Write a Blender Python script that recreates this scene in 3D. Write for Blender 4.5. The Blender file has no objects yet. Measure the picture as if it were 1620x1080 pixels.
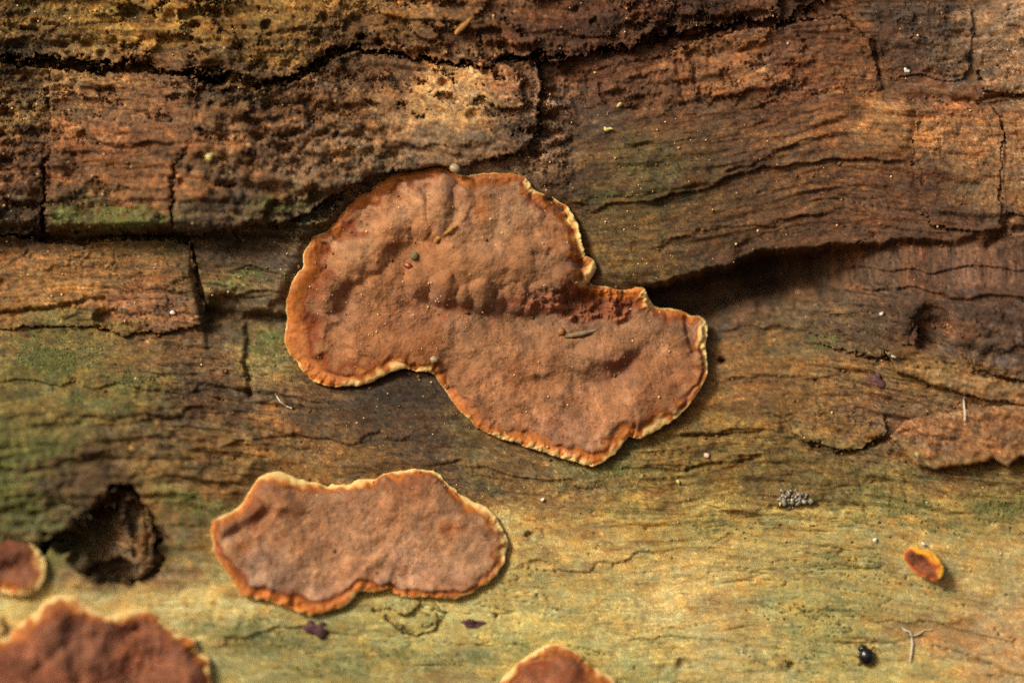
import bpy, math, random
import numpy as np
from mathutils import Vector

# ------------------------------------------------------------------ camera, sky, sun, exposure
scene = bpy.context.scene
S = 5e-5                     # one modelling step ("u") is 0.05 mm; relief is laid out in u, x right, y down, h out of the log
ZC = 0.150                   # height of the middle of the pictured patch above the forest floor
CAMD = 8100 * S
cd = bpy.data.cameras.new('camera')
cd.lens = 180; cd.sensor_width = 36; cd.clip_start = 0.01; cd.clip_end = 60
cd.dof.use_dof = True; cd.dof.focus_distance = CAMD - 45 * S; cd.dof.aperture_fstop = 4.5
cam = bpy.data.objects.new('camera', cd); scene.collection.objects.link(cam)
cam.location = (0, -CAMD, ZC); cam.rotation_euler = (math.radians(90), 0, 0)
scene.camera = cam

SUN = Vector((-0.60, -0.66, 0.50)).normalized()
w = bpy.data.worlds.new('World'); scene.world = w; w.use_nodes = True
nt = w.node_tree; bgn = nt.nodes['Background']
sky = nt.nodes.new('ShaderNodeTexSky'); sky.sky_type = 'NISHITA'; sky.sun_disc = False
sky.sun_elevation = math.asin(SUN.z); sky.sun_rotation = math.atan2(SUN.x, SUN.y)
sky.air_density = 1.0; sky.dust_density = 5.0; sky.ozone_density = 0.3
nt.links.new(sky.outputs[0], bgn.inputs[0]); bgn.inputs[1].default_value = 0.10
ld = bpy.data.lights.new('sun', 'SUN'); ld.energy = 3.35; ld.angle = math.radians(17); ld.color = (1.0, 0.945, 0.85)
lo = bpy.data.objects.new('sun', ld); scene.collection.objects.link(lo)
lo.rotation_euler = SUN.to_track_quat('Z', 'Y').to_euler(); lo.location = SUN * 2
vs = scene.view_settings; vs.view_transform = 'Standard'; vs.look = 'None'; vs.exposure = 0.04; vs.gamma = 1
vs.use_curve_mapping = False
scene.cycles.max_bounces = 5; scene.cycles.use_denoising = False

COL = scene.collection
rng = np.random.default_rng(7)
random.seed(7)

# ------------------------------------------------------------------ numpy helpers
def lin(c):
    c = np.asarray(c, float) / 255.0
    return np.where(c <= 0.04045, c / 12.92, ((c + 0.055) / 1.055) ** 2.4)
def sstep(a, b, x):
    t = np.clip((x - a) / (b - a), 0, 1); return t * t * (3 - 2 * t)
def lerp(a, b, t): return a + (b - a) * t
NF = 1024
_kx = np.fft.fftfreq(NF)[None, :] * NF; _ky = np.fft.fftfreq(NF)[:, None] * NF
def field(seed, beta, ax=1.0, ay=1.0, lo=0, hi=1e9):
    """periodic random relief, power law beta, stretched ax along x and ay along y"""
    r = np.random.default_rng(seed)
    k = np.sqrt((_kx * ax) ** 2 + (_ky * ay) ** 2); k[0, 0] = 1
    f = np.fft.fft2(r.standard_normal((NF, NF))) * k ** (-beta) * (k >= lo) * (k <= hi)
    f[0, 0] = 0
    o = np.real(np.fft.ifft2(f)); return (o / o.std()).astype(np.float32)
def samp(f, x, y, sc=1.0):
    """bilinear lookup of a periodic field; sc = size of one texel in u"""
    X = np.asarray(x) / sc; Y = np.asarray(y) / sc
    xi = np.floor(X).astype(np.int64); yi = np.floor(Y).astype(np.int64)
    tx = (X - xi).astype(np.float32); ty = (Y - yi).astype(np.float32)
    x0 = xi % NF; x1 = (xi + 1) % NF; y0 = yi % NF; y1 = (yi + 1) % NF
    return (f[y0, x0] * (1 - tx) + f[y0, x1] * tx) * (1 - ty) + (f[y1, x0] * (1 - tx) + f[y1, x1] * tx) * ty

ISO = field(1, 1.6); ISO2 = field(2, 1.6); FINE = field(3, 0.9); FINE2 = field(13, 0.9)
GRAIN = field(4, 1.25, 7.0, 1.0); GRAIN2 = field(5, 1.5, 5.0, 1.0); FIB = field(6, 0.8, 12.0, 1.0)
LOW = field(8, 2.2); LOW2 = field(9, 2.2); VERT = field(10, 1.1, 1.0, 6.0)
WORM = field(11, 1.3, lo=14, hi=90)
BLOB = field(12, 0.6, lo=30, hi=140)
GA = field(20, 1.1, 13.0, 1.0, 10, 80); GB = field(21, 0.8, 9.0, 1.0, 50, 260); IA = field(22, 1.0, lo=12, hi=70); IB = field(23, 0.7, lo=50, hi=300)
GS = field(24, 1.4, 9.0, 1.0, 5, 60)

def poly_sd(pts, X, Y):
    """signed distance, positive inside"""
    P = np.asarray(pts, float); sh = X.shape; x = X.ravel().astype(np.float32); y = Y.ravel().astype(np.float32)
    d2 = np.full(x.shape, 1e12, np.float32); ins = np.zeros(x.shape, bool)
    n = len(P)
    for i in range(n):
        ax, ay = P[i]; bx, by = P[(i + 1) % n]
        ex, ey = bx - ax, by - ay; L = ex * ex + ey * ey + 1e-9
        t = np.clip(((x - ax) * ex + (y - ay) * ey) / L, 0, 1)
        d2 = np.minimum(d2, (x - ax - t * ex) ** 2 + (y - ay - t * ey) ** 2)
        if ay != by:
            c = ((ay > y) != (by > y)) & (x < ex * (y - ay) / (by - ay) + ax)
            ins ^= c
    d = np.sqrt(d2); return np.where(ins, d, -d).reshape(sh)
def line_d(pts, X, Y):
    P = np.asarray(pts, float); d2 = np.full(X.shape, 1e12); 
    for i in range(len(P) - 1):
        ax, ay = P[i]; bx, by = P[i + 1]; ex, ey = bx - ax, by - ay; L = ex * ex + ey * ey + 1e-9
        t = np.clip(((X - ax) * ex + (Y - ay) * ey) / L, 0, 1)
        d2 = np.minimum(d2, (X - ax - t * ex) ** 2 + (Y - ay - t * ey) ** 2)
    return np.sqrt(d2)
def rot_gauss(x, y, cx, cy, rx, ry, deg, pw=1.0):
    a = math.radians(deg); dx = x - cx; dy = y - cy
    u = (dx * math.cos(a) + dy * math.sin(a)) / rx; v = (-dx * math.sin(a) + dy * math.cos(a)) / ry
    return np.exp(-(u * u + v * v) ** pw)
def smooth_poly(pts, k=4):
    P = np.asarray(pts, float); n = len(P); out = []
    for i in range(n):
        p0, p1, p2, p3 = P[i - 1], P[i], P[(i + 1) % n], P[(i + 2) % n]
        for j in range(k):
            t = j / k
            out.append(0.5 * (2 * p1 + (p2 - p0) * t + (2 * p0 - 5 * p1 + 4 * p2 - p3) * t * t + (3 * p1 - p0 - 3 * p2 + p3) * t ** 3))
    return np.array(out)

# ------------------------------------------------------------------ mesh / object helpers
def world(x, y, h):
    return np.stack([(x - 810) * S, -h * S, ZC + (540 - y) * S], -1)
def wpt(x, y, h): return Vector(((x - 810) * S, -h * S, ZC + (540 - y) * S))
def link(name, data, parent=None):
    o = bpy.data.objects.new(name, data); COL.objects.link(o)
    if parent is not None: o.parent = parent
    return o
def empty(name, loc):
    o = link(name, None); o.location = loc; o.empty_display_size = 0.005; return o
def tag(o, label, cat, group=None):
    o['label'] = label; o['category'] = cat
    if group: o['group'] = group
def grid_obj(name, P, keep, col, pc, mat, parent, flip=False):
    """P (ny,nx,3) world points, keep (ny-1,nx-1) faces"""
    ny, nx = P.shape[:2]
    idx = np.arange(ny * nx).reshape(ny, nx)
    q = np.stack([idx[:-1, :-1], idx[1:, :-1], idx[1:, 1:], idx[:-1, 1:]], -1)[keep]
    if flip: q = q[:, ::-1]
    used = np.zeros(ny * nx, bool); used[q.ravel()] = True
    rm = np.cumsum(used) - 1
    q = rm[q]; V = P.reshape(-1, 3)[used]
    off = np.array(parent.matrix_basis.translation if parent is not None else (0, 0, 0)); V = V - off
    me = bpy.data.meshes.new(name)
    me.vertices.add(len(V)); me.vertices.foreach_set('co', V.astype(np.float32).ravel())
    me.loops.add(q.size); me.loops.foreach_set('vertex_index', q.astype(np.int32).ravel())
    me.polygons.add(len(q)); me.polygons.foreach_set('loop_start', np.arange(0, q.size, 4, dtype=np.int32))
    me.update(calc_edges=True)
    me.shade_smooth()
    c4 = np.ones((len(V), 4), np.float32); c4[:, :3] = col.reshape(-1, 3)[used]
    a = me.color_attributes.new('Col', 'FLOAT_COLOR', 'POINT'); a.data.foreach_set('color', c4.ravel())
    b = me.attributes.new('pc', 'FLOAT_VECTOR', 'POINT'); b.data.foreach_set('vector', pc.reshape(-1, 3)[used].astype(np.float32).ravel())
    me.materials.append(mat)
    return link(name, me, parent)

def mat_new(name):
    m = bpy.data.materials.new(name); m.use_nodes = True
    return m, m.node_tree, m.node_tree.nodes['Principled BSDF']
def mat_surface(name, rough, contrast, nscale, stretch, bump, spec=0.3, sheen=0.0, glints=0.0):
    """colour comes from the mesh's own colour attribute, broken up by procedural noise"""
    m, t, b = mat_new(name); N = t.nodes.new; L = t.links.new
    ca = N('ShaderNodeAttribute'); ca.attribute_name = 'Col'
    pa = N('ShaderNodeAttribute'); pa.attribute_name = 'pc'
    mp = N('ShaderNodeMapping'); mp.inputs['Scale'].default_value = stretch; L(pa.outputs['Vector'], mp.inputs['Vector'])
    n1 = N('ShaderNodeTexNoise'); n1.inputs['Scale'].default_value = nscale; n1.inputs['Detail'].default_value = 5; n1.inputs['Roughness'].default_value = 0.7
    L(mp.outputs[0], n1.inputs['Vector'])
    n2 = N('ShaderNodeTexNoise'); n2.inputs['Scale'].default_value = nscale * 3.1; n2.inputs['Detail'].default_value = 3; n2.inputs['Roughness'].default_value = 0.75
    L(pa.outputs['Vector'], n2.inputs['Vector'])
    ad = N('ShaderNodeMath'); ad.operation = 'ADD'; L(n1.outputs['Fac'], ad.inputs[0]); L(n2.outputs['Fac'], ad.inputs[1])
    mr = N('ShaderNodeMapRange'); mr.inputs[1].default_value = 0.6; mr.inputs[2].default_value = 1.4
    mr.inputs[3].default_value = 1 - contrast; mr.inputs[4].default_value = 1 + contrast; mr.clamp = False
    L(ad.outputs[0], mr.inputs[0])
    mx = N('ShaderNodeMix'); mx.data_type = 'RGBA'; mx.blend_type = 'MULTIPLY'; mx.inputs[0].default_value = 1
    cmb = N('ShaderNodeCombineColor')
    # slightly different spread per channel so that the grain shifts in hue too
    for ch, k in enumerate((0.9, 1.0, 1.2)):
        p = N('ShaderNodeMath'); p.operation = 'POWER'; L(mr.outputs[0], p.inputs[0]); p.inputs[1].default_value = k
        L(p.outputs[0], cmb.inputs[ch])
    L(ca.outputs['Color'], mx.inputs[6]); L(cmb.outputs[0], mx.inputs[7]); L(mx.outputs[2], b.inputs['Base Color'])
    b.inputs['Roughness'].default_value = rough; b.inputs['Specular IOR Level'].default_value = spec
    if sheen:
        b.inputs['Sheen Weight'].default_value = sheen; b.inputs['Sheen Roughness'].default_value = 0.5
    bp = N('ShaderNodeBump'); bp.inputs['Strength'].default_value = bump; bp.inputs['Distance'].default_value = 2.0 * S
    L(ad.outputs[0], bp.inputs['Height']); L(bp.outputs[0], b.inputs['Normal'])
    return m
def mat_plain(name, c, rough=0.6, spec=0.4, var=0.25, trans=0.0, scale=4000):
    m, t, b = mat_new(name); N = t.nodes.new; L = t.links.new
    tc = N('ShaderNodeTexCoord'); n = N('ShaderNodeTexNoise'); n.inputs['Scale'].default_value = scale; n.inputs['Detail'].default_value = 3
    L(tc.outputs['Object'], n.inputs['Vector'])
    r = N('ShaderNodeValToRGB'); c = lin(c)
    r.color_ramp.elements[0].position = 0.3; r.color_ramp.elements[1].position = 0.7
    r.color_ramp.elements[0].color = (*(c * (1 - var)), 1); r.color_ramp.elements[1].color = (*np.clip(c * (1 + var), 0, 0.9), 1)
    L(n.outputs['Fac'], r.inputs[0]); L(r.outputs[0], b.inputs['Base Color'])
    b.inputs['Roughness'].default_value = rough; b.inputs['Specular IOR Level'].default_value = spec
    if trans: b.inputs['Transmission Weight'].default_value = trans
    return m
M_WOOD = mat_surface('rotten_wood', 0.72, 0.38, 12.0, (0.3, 1.7, 1.0), 0.7, 0.28)
M_BLOCK = mat_surface('crumbly_wood', 0.72, 0.55, 12.0, (0.8, 1.2, 1.0), 1.0, 0.32)
M_CRUST = mat_surface('felted_crust', 0.85, 0.24, 14.0, (1, 1, 1), 0.6, 0.18, 0.1)
M_RIM = mat_surface('waxy_margin', 0.6, 0.16, 12.0, (1, 1, 1), 0.3, 0.3)

# ------------------------------------------------------------------ outlines of the fungi (u)
BIG = [(697,266),(660,273),(637,276),(619,279),(608,288),(593,296),(589,306),(571,310),(561,320),(548,333),(534,351),(519,366),(498,377),(485,399),(482,418),(469,440),(459,462),(454,481),(458,503),(453,529),(456,551),(471,570),(482,588),(500,603),(526,612),(556,610),(586,605),(611,594),(637,584),(656,588),(682,592),(693,605),(709,630),(728,652),(752,676),(786,693),(824,705),(863,717),(892,726),(921,736),(942,738),(964,726),(981,709),(993,693),(1000,696),(1017,693),(1046,676),(1070,659),(1089,642),(1104,620),(1116,596),(1117,572),(1114,548),(1117,529),(1111,504),(1089,500),(1065,490),(1036,488),(1024,473),(1014,457),(993,459),(978,459),(950,452),(930,447),(942,428),(940,413),(926,404),(921,384),(916,360),(906,341),(887,319),(863,310),(844,300),(836,288),(820,278),(791,275),(767,274),(738,278),(723,276)]
OVAL = [(339,826),(347,813),(371,803),(387,790),(401,766),(417,748),(444,743),(471,753),(491,758),(517,763),(551,763),(571,756),(597,755),(611,746),(637,743),(664,740),(694,745),(704,756),(724,773),(747,788),(774,803),(791,823),(801,843),(804,856),(799,873),(796,890),(781,910),(754,930),(724,941),(687,940),(654,941),(631,936),(617,926),(597,930),(577,928),(567,933),(551,950),(531,958),(497,965),(464,956),(431,945),(394,936),(377,916),(361,893),(344,866)]
ROUND = [(12,843),(33,842),(58,847),(72,861),(84,878),(88,896),(81,917),(65,931),(40,935),(12,928),(-28,918),(-50,882),(-33,852)]
BLEFT = [(-38,979),(-6,965),(15,965),(19,981),(26,995),(47,977),(68,960),(86,942),(107,933),(132,935),(149,946),(167,958),(188,965),(209,960),(230,956),(251,963),(269,976),(290,991),(315,1002),(320,1020),(336,1030),(339,1048),(340,1074),(334,1119),(302,1169),(222,1204),(112,1209),(12,1179),(-68,1119),(-83,1049)]
BCEN = [(793,1070),(811,1052),(829,1034),(851,1021),(873,1012),(896,1016),(918,1030),(936,1048),(958,1059),(971,1070),(985,1112),(960,1162),(900,1187),(830,1172),(785,1122)]
CUP = [(1424,875),(1426,869),(1433,864),(1441,862),(1453,865),(1465,868),(1473,873),(1480,880),(1484,892),(1483,902),(1477,911),(1470,914),(1460,911),(1451,907),(1441,902),(1433,894),(1426,883)]
FUNGI = [smooth_poly(p, 3) for p in (BIG, OVAL, ROUND, BLEFT, BCEN)]

# ------------------------------------------------------------------ shape of the log surface (u)
YS_X = [-3000, -200, 300, 330, 450, 560, 900, 1030, 1130, 1200, 1300, 1420, 1560, 1700, 2400]
YS_Y = [380, 380, 380, 500, 503, 490, 470, 452, 436, 428, 414, 392, 384, 364, 340]
CR_X = [-3000, 250, 330, 420, 500, 900, 1020, 1090, 1200, 1300, 1400, 1500, 1700, 2400]
CR_D = [6, 6, 14, 14, 10, 10, 60, 86, 86, 66, 34, 22, 20, 16]
CR_W = [30, 30, 40, 40, 40, 40, 34, 44, 50, 50, 50, 50, 50, 50]
def smooth_base(x, y):
    """broad form: the upper half leans out to a lip, a cleft runs under it, the lower half swells towards the viewer"""
    wob = (7 + 5 * sstep(1020, 1100, x)) * samp(ISO, x, y * 0.3, 1.0) - 10 * np.exp(-((x - 1190) / 45) ** 2)
    ys = np.interp(x, YS_X, YS_Y) + wob
    d = np.interp(x, CR_X, CR_D); wd = np.interp(x, CR_X, CR_W)
    up = 26 + 34 * sstep(-60, 430, y)
    up = up - 38 * sstep(520, 400, x) * sstep(350, 385, y)
    lowr = 6 + 62 * sstep(1230, 1420, x) * sstep(760, 470, y) + 0.14 * np.clip(y - 470, 0, 700) + 64 * sstep(700, 0, x) * sstep(490, 700, y)
    sw = 9 + 10 * sstep(1280, 1420, x)
    s = sstep(ys + sw, ys - sw, y)
    h = lerp(lowr, up, s)
    t = (y - ys)
    h = h - d * sstep(-4, 12, t) * (1 - sstep(wd * 0.7, wd * 2.0, t))
    h = h + 7 * samp(LOW, x, y, 1.6)
    return h

CRACKS = [  # polyline, half width, depth
    ([(876,322),(950,322),(1005,316),(1060,304),(1110,298)], 3.5, 8),
    ([(1010,314),(1080,300),(1130,290),(1190,268),(1260,258),(1340,254),(1400,256),(1440,250)], 4, 9),
    ([(1120,275),(1200,250),(1280,215),(1330,196)], 7, 10),
    ([(1375,55),(1382,100),(1392,140)], 3.5, 9),
    ([(1432,160),(1436,200),(1428,250),(1444,310),(1455,350)], 8, 8),
    ([(1500,163),(1560,166),(1600,158),(1640,150)], 4, 9),
    ([(1545,160),(1588,150),(1610,150)], 4, 12),
    ([(1578,200),(1584,260),(1583,330)], 4, 6),
    ([(1588,345),(1585,372),(1560,400)], 6, 20),
    ([(-60,504),(40,500),(90,488),(140,474),(170,472)], 3.5, 14),
    ([(392,500),(396,545),(390,575),(400,622)], 4.5, 20),
    ([(330,520),(370,512),(420,500),(455,500)], 6, 16),
    ([(1080,682),(1140,682),(1200,676)], 3, 9),
    ([(1090,735),(1150,724),(1200,716)], 3, 11),
    ([(1290,698),(1318,712),(1345,712),(1372,700),(1400,690),(1430,680)], 5, 16),
    ([(1300,783),(1350,778),(1420,785),(1440,796),(1500,806),(1560,806)], 4, 9),
    ([(925,848),(960,846),(990,842)], 3, 6), ([(960,868),(1000,862),(1030,870)], 3, 5),
    ([(820,885),(880,892),(915,896)], 3, 4), ([(1180,905),(1220,908),(1240,914)], 2.5, 5),
    ([(1240,962),(1300,955),(1350,968),(1400,975)], 3, 5),
    ([(1300,1012),(1390,1010),(1450,1004)], 2.5, 5), ([(1460,1015),(1530,1035),(1620,1068)], 3, 5),
    ([(1470,985),(1530,1000),(1600,1010)], 3, 4),
    ([(76,236),(78,300),(76,372)], 5, 28), ([(352,286),(378,316),(398,350)], 5, 20),
    ([(300,848),(330,850)], 8, 26), ([(290,846),(320,846)], 5, 20),
    ([(590,958),(640,990),(662,996),(690,982)], 3, 9),
    ([(1392,555),(1400,562),(1440,572)], 3, 10),
    ([(270,400),(300,410),(316,440)], 3, 7),
    ([(900,110),(905,150),(918,172)], 6, 16),
    ([(1065,90),(1068,130),(1075,165)], 3, 3.5), ([(1088,85),(1092,130),(1100,158),(1112,150)], 4, 4.5), ([(1115,62),(1112,110)], 3, 3),
    ([(560,215),(600,232),(660,238)], 4, 9), ([(500,165),(540,190),(575,215)], 4, 10),
    ([(440,222),(455,215),(470,228)], 5, 14), ([(475,245),(490,225),(510,214)], 5, 14), ([(525,225),(560,215)], 5, 10), ([(432,275),(440,240),(450,222)], 5, 12),
    ([(0,40),(40,44),(90,38)], 4, 14), ([(0,128),(60,126),(120,130)], 6, 12), ([(0,222),(50,216),(110,212),(160,226)], 6, 14),
    ([(1180,420),(1170,395),(1205,372)], 12, 16),
    ([(280,270),(278,300),(276,330)], 4, 14),
]
PITS = [(305,42,7,22),(160,88,7,20),(100,70,7,14),(138,74,8,14),(375,75,8,18),(420,35,8,18),(205,22,9,14),(340,18,9,14),(265,28,10,12),(335,120,24,26),(300,118,16,18),(395,140,12,20),
        (58,35,8,14),(20,45,12,14),(290,292,6,16),(120,250,5,10),(118,212,5,8),(108,282,5,9),(322,222,5,10),(190,302,4,8),(700,132,8,16),(745,190,9,10),(600,70,8,18),(500,68,6,12),
        (318,150,24,22),(322,176,16,14),(446,250,22,16),(470,262,20,14),(585,18,16,16),(560,30,12,14),(720,80,12,12),(800,70,9,10),(1198,88,7,10),(902,234,6,9),(1198,170,6,7),
        (172,502,17,30),(185,492,8,14),(140,474,8,10),(12,456,8,8),(360,485,26,24),(345,492,20,18),(440,485,12,14),(470,490,14,12),
        (1145,562,5.5,26),(1475,525,30,34),(1470,505,22,22),(1250,668,16,8),(845,840,7,10),(790,967,4,10),(1240,1048,6,10),(1070,1044,8,7),(1290,600,3,9),
        (305,1020,5,16),(1365,112,0.1,0),(540,80,10,12),(850,100,10,16),(1500,1060,3,8),(1350,850,3,8)]
r_ = random.Random(3)
for _ in range(45):                       # worm holes and punctures of the crumbly upper layer
    PITS.append((r_.uniform(-60, 860), r_.uniform(-20, 350), r_.uniform(2, 5), r_.uniform(5, 12)))
for _ in range(160):                       # punctures of the pale wood
    PITS.append((r_.uniform(780, 1660), r_.uniform(780, 1090), r_.uniform(1.6, 3), r_.uniform(3, 7)))
HOLE = smooth_poly([(30,852),(75,842),(112,824),(150,794),(180,772),(202,758),(222,765),(240,790),(252,828),(252,880),(238,912),(200,918),(175,912),(150,907),(122,905),(113,880),(104,864),(60,868)], 2)

LEDGES = [  # fibre layers that break off along a line: upper side stands proud by T, fading over L
    ([(876,322),(950,324),(1005,318),(1060,306),(1110,300)], 9, 60), ([(1010,316),(1080,302),(1130,292),(1190,270),(1260,260),(1340,256),(1440,252)], 11, 55),
    ([(940,212),(1000,222),(1060,224),(1150,206),(1230,196),(1290,180)], 5, 40), ([(1020,388),(1100,366),(1180,354),(1260,352),(1320,342)], 7, 40), ([(1120,275),(1200,252),(1280,217),(1340,198)], 8, 40),
    ([(1150,150),(1230,142),(1330,136)], 4, 40), ([(-60,606),(60,598),(140,604),(260,612),(330,606)], 8, 45), ([(20,664),(120,656),(220,660),(300,648),(360,640)], 8, 40), ([(-60,742),(60,736),(140,722),(205,706)], 8, 40),
    ([(300,706),(380,696),(470,686),(600,690),(680,700)], 6, 26), ([(640,735),(720,728),(790,742),(860,762),(960,760)], 6, 30), ([(790,886),(860,890),(915,897),(990,872),(1040,866)], 5, 26),
    ([(1090,800),(1180,806),(1260,800),(1300,784)], 6, 30), ([(1080,684),(1140,684),(1210,676),(1260,690)], 6, 30), ([(1088,738),(1150,726),(1240,716)], 6, 26), ([(1120,600),(1200,590),(1290,596),(1380,580)], 5, 34),
    ([(1180,640),(1240,655),(1262,690)], 5, 24), ([(330,1012),(400,990),(450,980),(560,1000)], 6, 24), ([(1240,964),(1300,957),(1360,970),(1430,980),(1520,978)], 4, 20), ([(980,1000),(1090,1010),(1180,1004)], 3.5, 24),
    ([(-60,42),(60,44),(140,36),(230,48)], 9, 30), ([(-60,72),(60,70),(150,62)], 8, 24), ([(400,62),(500,52),(640,60)], 9, 30), ([(560,30),(660,38),(800,36)], 8, 26), ([(820,60),(920,56),(1060,30)], 8, 26),
    ([(82,226),(140,218),(200,232),(290,228)], 10, 40), ([(540,206),(600,230),(660,238),(780,228)], 9, 34), ([(410,216),(480,238),(560,232)], 10, 26), ([(310,196),(360,206),(430,214)], 9, 34), ([(430,160),(520,172),(590,160)], 7, 30), ([(390,300),(450,292),(540,300)], 7, 26), ([(-60,300),(20,292),(70,300)], 8, 26),
    ([(1130,520),(1220,512),(1290,520)], 5, 26), ([(1340,455),(1430,450),(1520,468),(1640,476)], 10, 36), ([(1300,430),(1380,424),(1460,432),(1560,420),(1660,424)], 9, 30), ([(350,430),(400,424),(460,432)], 6, 20), ([(340,462),(400,456),(455,466)], 7, 20)]
def ledges(x, y):
    g = np.zeros(x.shape)
    wy = y + 4.5 * samp(IA, x * 0.45, y, 1.2) + 0.8 * samp(IB, x, y, 1.4)
    for pts, T, L in LEDGES:
        P = np.array(pts, float); m = (x > P[0, 0] - 20) & (x < P[-1, 0] + 20) & (y > P[:, 1].min() - 2.2 * L) & (y < P[:, 1].max() + 25)
        if not m.any(): continue
        yl = np.interp(x[m], P[:, 0], P[:, 1]); d = yl - wy[m]                # positive above the line
        endf = sstep(P[0, 0] - 20, P[0, 0] + 40, x[m]) * sstep(P[-1, 0] + 20, P[-1, 0] - 40, x[m])
        g[m] += T * endf * sstep(-3.5, 1.5, d) * np.exp(-np.clip(d, 0, None) / L * 1.4)
    return g
def carve(x, y):
    """cracks, pits and the knot hole: depth to take off"""
    d = np.zeros(x.shape)
    wx = x + 1.1 * samp(FINE, x, y, 2.2) + 5 * samp(ISO, x, y, 0.9); wy = y + 1.1 * samp(FINE2, x, y, 2.2) + 5 * samp(ISO2, x, y, 0.9)
    for pts, wd, dp in CRACKS:
        P = np.array(pts); m = 3.2 * wd + 8
        s = (x > P[:, 0].min() - m) & (x < P[:, 0].max() + m) & (y > P[:, 1].min() - m) & (y < P[:, 1].max() + m)
        if s.any():
            q = line_d(pts, wx[s], wy[s]); v = dp * np.exp(-(q / wd) ** 2) * np.clip(0.72 + 0.5 * samp(LOW2, x[s], y[s], 0.5), 0.12, 1.2)
            d[s] = np.maximum(d[s], v)
    for px, py, r, dp in PITS:
        m = 2.2 * r
        s = (abs(x - px) < m) & (abs(y - py) < m)
        if s.any():
            q = np.hypot(wx[s] - px, (wy[s] - py) * 1.15)
            d[s] = np.maximum(d[s], dp * np.exp(-(q / r) ** 4))
    s = (x > 0) & (x < 280) & (y > 730) & (y < 940)
    if s.any():
        q = poly_sd(HOLE, wx[s] + 6 * samp(IA, x[s], y[s], 1.3), wy[s] + 5 * samp(IA, x[s] + 40, y[s], 1.3))
        bowl = 100 * sstep(-2, 9, q) - 62 * sstep(140, 222, x[s]) * sstep(-2, 14, q) - 22 * sstep(850, 905, y[s]) * sstep(-2, 14, q)
        bowl = bowl + (4 * samp(IA, x[s], y[s], 1.4) + 1.2 * samp(IB, x[s], y[s], 1.0)) * sstep(0, 10, q)
        bowl = bowl - (16 * rot_gauss(x[s], y[s], 228, 846, 16, 34, 0, 2) + 14 * rot_gauss(x[s], y[s], 178, 892, 34, 13, -12, 2) + 10 * rot_gauss(x[s], y[s], 205, 800, 18, 12, 0, 2)) * sstep(2, 10, q)
        d[s] = np.maximum(d[s], bowl)
    return d
def grain_xy(x, y):
    """coordinates that follow the run of the fibres"""
    gy = y + 26 * samp(LOW2, x, y * 0.6, 2.0) + 5 * samp(ISO, x * 0.4, y, 1.5)
    gy = gy + 0.16 * np.clip(x - 900, 0, 420) * sstep(460, 380, y) - 0.08 * np.clip(x - 1250, 0, 500) * sstep(480, 560, y)
    return x, gy
def terrace(n, k, edge=0.18):
    q = n * k; f = np.floor(q); return f + sstep(1 - edge, 1.0, q - f)
def splits(gx, gy):
    """thin drying splits that open here and there along the fibres"""
    v = np.exp(-(samp(GS, gx, gy, 1.3) / 0.035) ** 2) * sstep(0.3, 1.1, samp(LOW2, gx * 0.7, gy, 0.45))
    u = np.exp(-(samp(GS, gx + 517, gy + 230, 0.8) / 0.05) ** 2) * sstep(0.2, 1.0, samp(LOW, gx * 0.7, gy + 60, 0.4))
    return np.maximum(v, 0.7 * u)
def erosion(x, y, gx, gy):
    return sstep(-0.15, 0.15, samp(LOW2, x, y, 0.42) + 0.6 * samp(IA, gx * 0.6, gy, 1.4) + 0.22 * samp(IB, x, y, 1.0) - 0.35)
def relief(x, y, rough):
    """fibre relief of bare wood; rough 0..1 adds crumble"""
    gx, gy = grain_xy(x, y)
    ga = samp(GA, gx, gy, 1.0)
    h = terrace(samp(GRAIN2, gx, gy, 0.9), 2.2) * 3.0 + 2.4 * ga + 1.5 * terrace(ga, 1.0, 0.35) + 1.5 * samp(GB, gx, gy, 1.0) + 0.8 * samp(FIB, gx, gy, 1.0) + 1.4 * samp(IA, x, y, 0.9)
    amp = np.clip(0.62 + 0.42 * samp(LOW, x * 0.5, y, 0.55), 0.22, 1.15)      # sound, planed-looking areas between ridged ones
    amp = amp * (1 - 0.58 * sstep(740, 840, y)) * (1 - 0.45 * sstep(880, 960, x) * sstep(470, 430, y)) * (1 - 0.35 * sstep(1040, 1120, x) * sstep(460, 500, y)) * (1 - 0.5 * sstep(360, 330, x) * sstep(375, 385, y) * sstep(540, 510, y))
    h = h * amp * 0.78 - 6.0 * splits(gx, gy)
    c = (2.6 * samp(IA, x * 0.75, y, 1.0) + 1.5 * samp(IB, x, y, 1.0)) * np.clip(0.9 + 0.7 * samp(LOW, x + 130, y, 0.5), 0.25, 1.9) + 2.0 * ga
    c = c - 18 * erosion(x, y, gx, gy) - 7 * np.clip(np.abs(samp(IA, x + 300, y + 40, 0.8)) * -1 + 0.12, 0, 1) / 0.12 * sstep(0, 1, samp(LOW, x, y, 0.4))
    c = c - 8 * sstep(1.5, 2.2, samp(WORM, x, y, 0.9)) * sstep(0.0, 1.0, samp(LOW2, x + 200, y, 0.5))
    return lerp(h, 0.45 * h + c, rough)

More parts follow.
